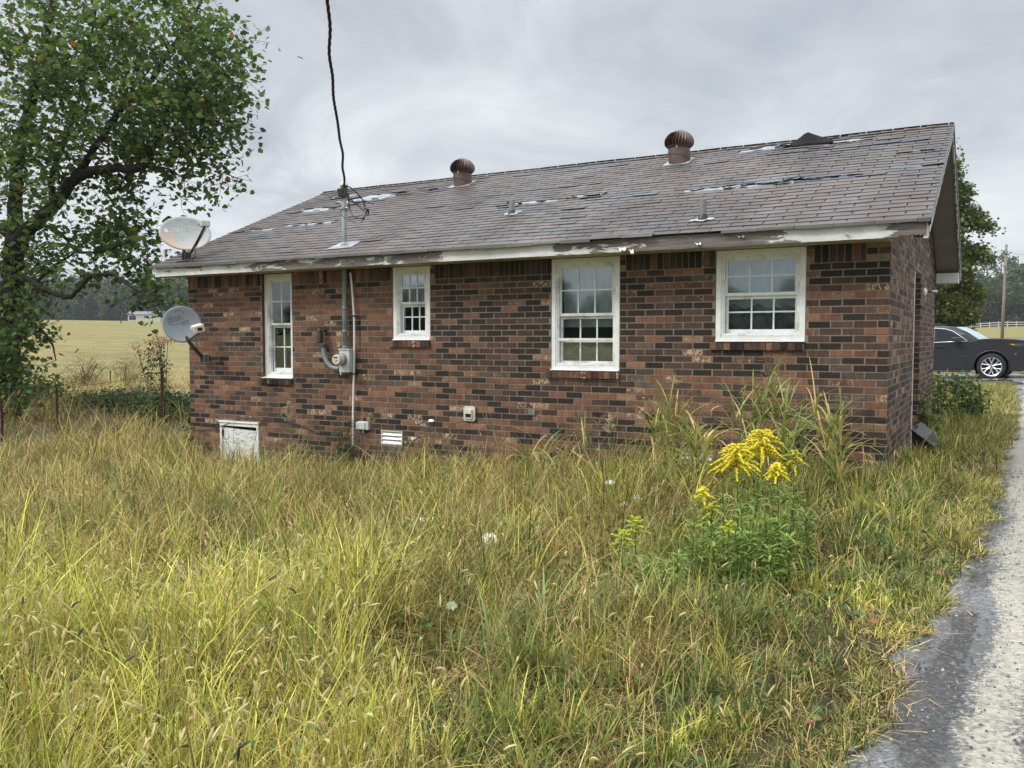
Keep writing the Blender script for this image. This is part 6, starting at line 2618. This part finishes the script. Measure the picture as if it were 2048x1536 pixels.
for i, (px_, py_, d_) in enumerate(((1498, 960, 5.5), (1515, 985, 5.3), (1445, 975, 5.4), (1540, 965, 5.6), (1565, 975, 5.4), (1590, 985, 5.6), (1480, 1000, 5.2), (1528, 1020, 5.2), (1420, 1040, 5.1),
                                   (1555, 1030, 5.2), (1500, 1050, 5.0), (1390, 1040, 5.2), (1610, 1010, 5.5), (1470, 1060, 5.0), (1330, 1130, 4.8), (1300, 1110, 4.9), (1575, 1060, 5.1), (1355, 1100, 5.0), (1545, 1085, 4.9))):
    goldenrod(px_, py_, d_, 'leafy green goldenrod stem without flowers in the goldenrod clump', 0, 0, 85, lean=.08, group='flowerless goldenrod stems')


def umbel(px, py, depth, dia, label, tilt=.3, col=(.85, .85, .78)):
    c = atD(px, py, depth)
    z0 = float(gz(c[0], c[1]))
    base = np.array([c[0] + rng.normal(0, .05), c[1] + rng.normal(0, .05) + .05, z0])
    t = empty('wild_carrot_flower', base, label, 'wildflower', 'white wild carrot flowers')
    b = MB()
    q = bez([base, base * .4 + c * .6 + np.array([.02, .02, -.02]), c - np.array([0, 0, .03])], 6)
    b.tube(q, .0022, 5, col=(.13, .18, .05, 1))
    b.build('stem', M['blade'], t)
    f = MB()
    tc_ = (CAM - c) / np.linalg.norm(CAM - c)
    n_ = np.array([0, 0, 1]) * (1 - tilt) + tc_ * tilt
    n_ /= np.linalg.norm(n_)
    u_ = np.cross(n_, (0, 1, .3)); u_ /= np.linalg.norm(u_)
    v_ = np.cross(n_, u_)
    for k in range(26):
        a, rr_ = k * 2.4, dia / 2 * math.sqrt((k + .5) / 26)
        p = c + u_ * rr_ * math.cos(a) + v_ * rr_ * math.sin(a) + n_ * (-.12 * rr_)
        f.tube([c - n_ * dia * .38, p], .0009, 3, col=(.16, .2, .07, 1), cap=False)
        m_ = 22
        o_ = rng.normal(0, dia * .052, (m_, 2))
        blobs(f, p + o_[:, :1] * u_ + o_[:, 1:] * v_ + rng.normal(0, .001, (m_, 1)) * n_, rng.uniform(.0034, .0052, m_), pick([col], m_, None, .08))
    f.build('flower_head', M['petal'], t)


umbel(979, 1076, 5.7, .098, 'large white wild carrot flower alone in mid meadow', .45)
umbel(1273, 996, 7.0, .075, 'white wild carrot flower, right of two close together', .35)
umbel(1249, 1008, 6.9, .07, 'white wild carrot flower, left of two close together', .35)
umbel(1220, 964, 7.2, .065, 'white wild carrot flower caught behind a coarse grass blade', .3)
umbel(847, 1038, 6.3, .045, 'tiny white wild carrot flower left of the large one', .3)
umbel(903, 1211, 4.4, .05, 'greenish white wild carrot flower nearest the viewer', .4, (.40, .46, .30))
umbel(862, 841, 8.9, .05, 'small white wild carrot flower before the bricks left of dryer vent', .3)


def tall_grass(px, py_top, y, label, nbl, hgt, spread, panicles=2, straw=.2):
    """coarse broad-bladed grass clump with airy seed panicles"""
    P = onY(px, 900, y)
    base = np.array([P[0], y, float(gz(P[0], y))])
    t = empty('coarse_grass_clump', base, label, 'tall grass', 'coarse grass clumps by the wall')
    b = MB()
    for c in range(panicles + 5):
        az = rng.uniform(0, 6.28)
        bb_ = base + np.array([rng.normal(0, spread * .4), rng.normal(0, .08), 0])
        h = hgt * rng.uniform(.62, 1.0) * (1.28 if c < panicles else 1)
        q = stem_curve(bb_, h, rng.uniform(.06, .28), az, 8)
        b.tube(q, np.linspace(.0055, .002, 8), 5, col=(.17, .20, .05, 1))
        m_ = int(1.9 * nbl / (panicles + 5))
        tt_ = rng.uniform(.08, .80, m_)
        i_ = tt_ * 7
        k_ = i_.astype(int).clip(0, 6)
        bp = q[k_] + (q[k_ + 1] - q[k_]) * (i_ - k_)[:, None]
        st = (rng.random(m_) < straw)[:, None]
        col0 = np.where(st, S_STRAW * .95, pick([(.17, .25, .05), (.25, .34, .07), (.34, .41, .10)], m_))
        blades(b, bp, rng.uniform(.30, .62, m_), rng.uniform(0, 6.28, m_), rng.uniform(.12, .5, m_), rng.uniform(.5, 2.2, m_), rng.uniform(.014, .024, m_), col0, np.where((rng.random(m_) < .3)[:, None], S_STRAW, col0 * 1.05), 6,
               lambda s: np.clip(1.25 * (1 - s), 0, 1) ** .6 * np.clip(.55 + s * 3, 0, 1))
        if c < panicles:
            pn_ = MB()
            for j in range(26):
                f = j / 25
                p0 = q[-1] - (q[-1] - q[-3]) * f * 1.15
                az2 = rng.uniform(0, 6.28)
                ln = .05 + .13 * math.sin(math.pi * (.15 + .8 * f)) * rng.uniform(.5, 1.1)
                tt2 = np.linspace(0, 1, 4)
                pts = p0 + np.stack([ln * tt2 * math.cos(az2), ln * tt2 * math.sin(az2), ln * (.7 * tt2 - .45 * tt2 ** 2)], 1)
                pn_.tube(pts, .0011, 3, col=(.36, .24, .12, 1), cap=False)
                n_ = 6
                w_ = rng.uniform(.3, 1, n_)[:, None]
                blobs(pn_, pts[0] + (pts[-1] - pts[0]) * w_ + rng.normal(0, .004, (n_, 3)), .003, pick([(.30, .17, .09), (.38, .27, .14), (.24, .12, .07)], n_))
            pn_.build('seed_panicle', M['petal'], t)
    b.build('blades', M['blade'], t)


tall_grass(1340, 740, -.75, 'tall coarse grass clump with seed panicle right of the plastic-sheet window', 34, .95, .22, 2)
tall_grass(1395, 860, -1.0, 'broad bladed grass clump left of the goldenrod with drooping straw blades', 34, .70, .20, 0, .35)
tall_grass(1500, 760, -.7, 'coarse grass clump with reddish panicles under the square window', 40, .95, .26, 3)
tall_grass(1580, 790, -.8, 'bright green coarse grass clump behind the goldenrod plumes', 40, .85, .24, 1, .15)
tall_grass(1668, 740, -1.1, 'coarse grass clump nearest the house corner with dry straw sheaths', 44, .85, .18, 1, .4)
tall_grass(1160, 850, -.8, 'thin coarse grass clump with reddish panicle right of the cover plate', 12, .62, .25, 2, .4)
tall_grass(1062, 880, -.6, 'low coarse grass tuft against bricks below the small metal plate', 14, .50, .2, 0, .2)
# single broad blades standing out of the meadow in front
for (px_, py_, d_, az, lb) in ((975, 1185, 4.1, 1.9, 'single broad upright green grass blade low in mid meadow'), (1085, 1118, 4.4, 2.6, 'pale bent broad grass blade arching left in mid meadow'), (1200, 880, 7.6, 1.2, 'dry curled broad grass blade below the plastic-sheet window')):
    top = atD(px_, py_, d_)
    z0 = float(gz(top[0], top[1]))
    b = MB()
    n_ = 4
    bs = np.tile([top[0], top[1], z0], (n_, 1)) + rng.normal(0, .03, (n_, 3)) * (1, 1, 0)
    h_ = (top[2] - z0) * np.array([1.25, 1.05, .9, .8])
    col0 = pick([(.17, .24, .07), (.28, .31, .13)], n_)
    blades(b, bs, h_, az + rng.normal(0, .8, n_), np.array([.08, .2, .35, .3]), np.array([1.1, .9, 1.4, .6]), np.full(n_, .016), col0, col0 * 1.15, 7, lambda s: np.clip(1.3 * (1 - s), 0, 1) ** .6 * np.clip(.4 + 2.4 * s, 0, 1))
    o = b.build('broad_grass', M['blade'])
    tag(o, lb, 'tall grass', 'broad grass blades')


def weed(px, py_top, depth, label, dry, bushy=1.0, size=.2, nl=60):
    """horseweed: leafy wand, or its dry fluffy head"""
    top = atD(px, py_top, depth)
    z0 = float(gz(top[0], top[1]))
    base = np.array([top[0] + rng.normal(0, .03), top[1] + rng.normal(0, .03), z0])
    h = top[2] - z0
    t = empty('horseweed', base, label, 'weed', 'horseweed plants')
    q = bez([base, (base + top) / 2 + rng.normal(0, .02, 3), top], 5)
    b = MB()
    b.tube(q, np.linspace(.004, .0015, len(q)), 5, col=((.22, .18, .08, 1) if dry else (.12, .17, .05, 1)))
    stem_leaves(b, q, nl, .06, .007, [(.17, .19, .06), (.24, .20, .09)] if dry else [(.09, .15, .04), (.13, .19, .05)], .1, .8 if dry else .98, .8)
    b.build('stem', M['blade'], t)
    f = MB()
    pal = [(.42, .36, .22), (.52, .46, .31), (.33, .27, .14)] if dry else [(.22, .27, .10), (.33, .35, .16), (.16, .22, .07)]
    for j in range(int(26 * bushy)):
        fr_ = rng.random()
        p0 = q[-1] - np.array([0, 0, size * fr_])
        az = rng.uniform(0, 6.28)
        ln = size * (.08 + .38 * fr_) * rng.uniform(.6, 1.1)
        e = p0 + np.array([ln * math.cos(az), ln * math.sin(az), ln * .75])
        f.tube([p0, e], .0011, 3, col=pal[2] + (1,), cap=False)
        n_ = 9
        P = p0 + (e - p0) * rng.uniform(.4, 1.05, (n_, 1)) + rng.normal(0, .006, (n_, 3))
        blobs(f, P, rng.uniform(.003, .0075, n_) * (1.15 if dry else .8), pick(pal, n_))
    f.build('seed_head', M['petal'], t)


weed(577, 805, 10.4, 'dry horseweed with fluffy tan head beside the crawl space door', True, 1.7, .26)
weed(741, 828, 9.9, 'dry horseweed with rounded tan head at the telephone box', True, .9, .15)
weed(1221, 833, 8.0, 'dry horseweed with cone shaped tan head under the plastic-sheet window', True, 1.0, .17)
weed(890, 935, 7.4, 'green horseweed wand with pale buds standing alone in mid meadow', False, 1.3, .25)
weed(527, 893, 9.3, 'slim dark green horseweed wand in front of crawl space door', False, .5, .15, 90)
weed(470, 1062, 6.2, 'horseweed with white fluffy seed head left in meadow', True, 1.0, .12)
weed(815, 1050, 5.8, 'bushy horseweed with grey green buds left of the large white flower', False, 1.8, .20)
weed(755, 1062, 5.8, 'small horseweed with pale buds farther left of the large white flower', False, .9, .14)
weed(662, 1090, 6.0, 'faded horseweed with a thin whitish head in shaded grass', True, .7, .12)
weed(255, 985, 7.0, 'bright green young horseweed wand on the left of the meadow', False, .5, .15, 70)


def bush(base, rx, ry, h, n, lsize, pal, wts, label, cat='bush', name='bush', shape='oval', stems=8, stemcol=(.07, .055, .04), group=None, flat=.0, sparse=1.0):
    t = empty(name, base, label, cat, group)
    w_, c_ = MB(), MB()
    tg_ = []
    ncl = max(8, int(n / 34))
    for i in range(ncl):
        a = rng.normal(size=3); a /= np.linalg.norm(a); a *= rng.uniform(.45, 1) ** .5
        tg_.append(base + np.array([a[0] * rx, a[1] * ry, h * (.52 + .46 * a[2])]))
    tg_ = np.array(tg_)
    for i in range(stems):
        e = tg_[rng.integers(ncl)]
        p0 = base + np.array([rng.normal(0, rx * .22), rng.normal(0, ry * .22), -.05])
        w_.tube(bez([p0, (p0 + e) / 2 + np.array([0, 0, .08 * h]), e], 5), np.linspace(.012, .003, 11), 5, col=tuple(stemcol) + (1,))
    for e in tg_:
        k = int(rng.integers(0, ncl))
        w_.tube([e, (e + tg_[k]) / 2 - np.array([0, 0, .05]), tg_[k]], [.003, .004, .003], 4, col=tuple(stemcol) + (1,), cap=False)
    k = int(34 * sparse)
    cc = (tg_[:, None] + rng.normal(0, 1, (ncl, k, 3)) * np.array([rx, ry, h * .6]) * .22).reshape(-1, 3)
    cc[:, 2] = np.maximum(cc[:, 2], gz(cc[:, 0], cc[:, 1]) + .03)
    keep = ~in_house(cc[:, 0], cc[:, 1], .01)
    cc = cc[keep]
    tone = np.repeat(rng.uniform(.8, 1.2, ncl), k)[keep][:, None]
    leaves(c_, cc, rng.uniform(.6, 1.3, len(cc)) * lsize, pick(pal, len(cc), wts) * tone, shape=shape)
    w_.build('stems', M['bark'], t)
    c_.build('foliage', M['leaf'], t)


# shrub at the gable wall and sprig at its doorway
P = atD(1897, 820, 14.2); P[2] = gz(P[0], P[1])
bush(P, .50, .5, .78, 1500, .075, [(.05, .095, .022), (.075, .125, .03), (.11, .15, .04)], None, 'leafy green shrub sprawling from gable wall towards the drive', 'shrub', 'shrub')
P = np.array([.13, 3.75, float(gz(.13, 3.75))])
bush(P, .10, .20, 1.0, 380, .07, [(.11, .16, .035), (.15, .20, .045)], None, 'upright pale green sapling against the doorway edge', 'sapling', 'sapling', stems=4)
# sprig of creeper beside the white pipe
P = onY(690, 900, -.10); P[2] = gz(P[0], P[1])
bush(P, .17, .08, .62, 420, .07, [(.035, .075, .02), (.055, .10, .028)], None, 'dark green creeper drooping left of the white pipe', 'creeper', 'creeper', 'narrow', 5)
# creeper up the left corner of the house
P = np.array([-9.5, .6, float(gz(-9.5, .6))])
bush(P, .20, .35, 1.35, 2000, .075, [(.04, .075, .018), (.06, .10, .025), (.10, .13, .035)], None, 'dark ivy climbing the far left corner of the brick wall', 'ivy', 'ivy', stems=8)
P = np.array([-9.75, 1.3, float(gz(-9.75, 1.3))])
bush(P, .22, .4, 1.0, 1100, .07, [(.10, .13, .03), (.14, .16, .04), (.08, .11, .03)], None, 'yellow green shrub just behind the far left house corner', 'shrub', 'shrub', stems=6)
# brush along the old fence on the left
def gat(px, d_, py=700):
    p = atD(px, py, d_)
    p[2] = gz(p[0], p[1])
    return p


bush(gat(166, 33), .95, .9, 1.15, 1300, .075, [(.10, .095, .055), (.13, .115, .065), (.07, .075, .035)], None, 'rounded grey brown thorny bush in front of the hay field', shape='narrow', stems=40, sparse=1.5)
bush(gat(256, 32), .62, .6, 1.10, 1700, .06, [(.035, .065, .018), (.05, .085, .025)], None, 'small dense dark cedar bush in front of the hay field', 'cedar', 'cedar_bush', 'narrow', 6)
bush(gat(246, 31.5), .5, .4, 1.5, 360, .11, [(.30, .10, .05), (.13, .16, .04), (.36, .16, .06)], None, 'reddening creeper draped over the dark cedar bush', 'creeper', 'creeper', 'narrow', 5, sparse=.7)
for px_, d_, h_, lb in ((294, 27, 1.45, 'shorter rust red sumac with flat top left of the ivy'), (328, 25, 1.70, 'taller rust red sumac close to the ivy on the wall')):
    B0 = gat(px_, d_)
    t = empty('sumac', B0, lb, 'shrub', 'red sumacs by the old fence')
    w_, c_ = MB(), MB()
    for k in range(5):
        e = B0 + np.array([rng.normal(0, .28), rng.normal(0, .2), h_ * rng.uniform(.85, 1.08)])
        w_.tube(bez([B0 + np.array([rng.normal(0, .06), 0, 0]), (B0 + e) / 2 + np.array([0, 0, .1]), e], 4), .009, 5, col=(.14, .08, .055, 1))
        m_ = 46
        leaves(c_, e + rng.normal(0, 1, (m_, 3)) * (.15, .13, .05), rng.uniform(.09, .16, m_), pick([(.23, .085, .06), (.30, .12, .075), (.17, .10, .05)], m_), shape='narrow')
    w_.build('stems', M['bark'], t)
    c_.build('foliage', M['leaf'], t)
for px_, d_, rx, h_, lb in ((262, 21, .75, .52, 'low dark bramble patch between the cedar and the house'), (318, 18.5, .5, .55, 'dark bramble patch nearest the house corner'), (190, 22, .45, .35, 'small bramble patch left of the larger one')):
    bush(gat(px_, d_), rx, .8, h_, 1300, .10, [(.035, .07, .02), (.055, .10, .028), (.09, .12, .035)], None, lb, 'bramble', 'bramble')
bush(gat(318, 20), .35, .3, 1.55, 420, .085, [(.06, .09, .025), (.09, .12, .035)], None, 'young leafy sapling beside the tall rusty fence post', 'sapling', 'sapling', stems=4)
bush(gat(40, 22.5), 1.3, .9, .95, 1500, .11, [(.04, .07, .018), (.06, .095, .024), (.09, .12, .03)], None, 'dark undergrowth crowding below the tall broadleaf tree', 'undergrowth', 'undergrowth')

# rusty fence posts and their wire
posts = []
for (px_, d_, h_, lb) in ((112, 16.2, .84, 'rusty steel fence post standing in straw left of house'), (323, 17.8, 1.15, 'rusty steel fence post nearest the house corner'), (1, 14.6, .72, 'dark steel fence post at the far left edge'),
                          (220, 31, .62, 'thin distant fence post between the two bushes')):
    B0 = gat(px_, d_)
    t = empty('fence_post', B0, lb, 'fence post', 'old wire fence posts')
    b = MB()
    b.box(B0[0] - .022, B0[0] + .022, B0[1] - .004, B0[1] + .004, B0[2] - .2, B0[2] + h_)
    b.box(B0[0] - .004, B0[0] + .004, B0[1] - .036, B0[1] - .0041, B0[2] - .2, B0[2] + h_)
    for zz in np.arange(.2, h_, .055):
        b.box(B0[0] - .011, B0[0] + .011, B0[1] + .0041, B0[1] + .011, B0[2] + zz, B0[2] + zz + .018)
    b.build('post', M['rust'], t)
    posts.append((B0, h_))
wsp = [posts[2], posts[0], posts[1]]
wf = empty('fence_wire', wsp[1][0], 'rusty wire strands strung between the old fence posts', 'wire fence')
for hz_ in (.45, .75, 1.0):
    q = [p + np.array([0, -.012, min(hz_, h_ - .05)]) for p, h_ in wsp]
    q = [q[0] + (q[0] - q[1]) * .8] + q
    b = MB()
    b.tube(q, .004, 4)
    b.build('wire', M['rust'], wf)

# ------------------------------------------------------------------ damp air
hz_ = MB()
hz_.box(-420, 200, -60, 420, -3, 62)
hm, nb = newmat('damp_air')
pv = nb.n('ShaderNodeVolumePrincipled', {'Color': (.78, .83, .88, 1), 'Density': .0003, 'Anisotropy': .2})
o_ = nb.n('ShaderNodeOutputMaterial')
hm.node_tree.links.new(pv.outputs[0], o_.inputs['Volume'])
ho = hz_.build('haze', hm)
ho['kind'] = 'stuff'
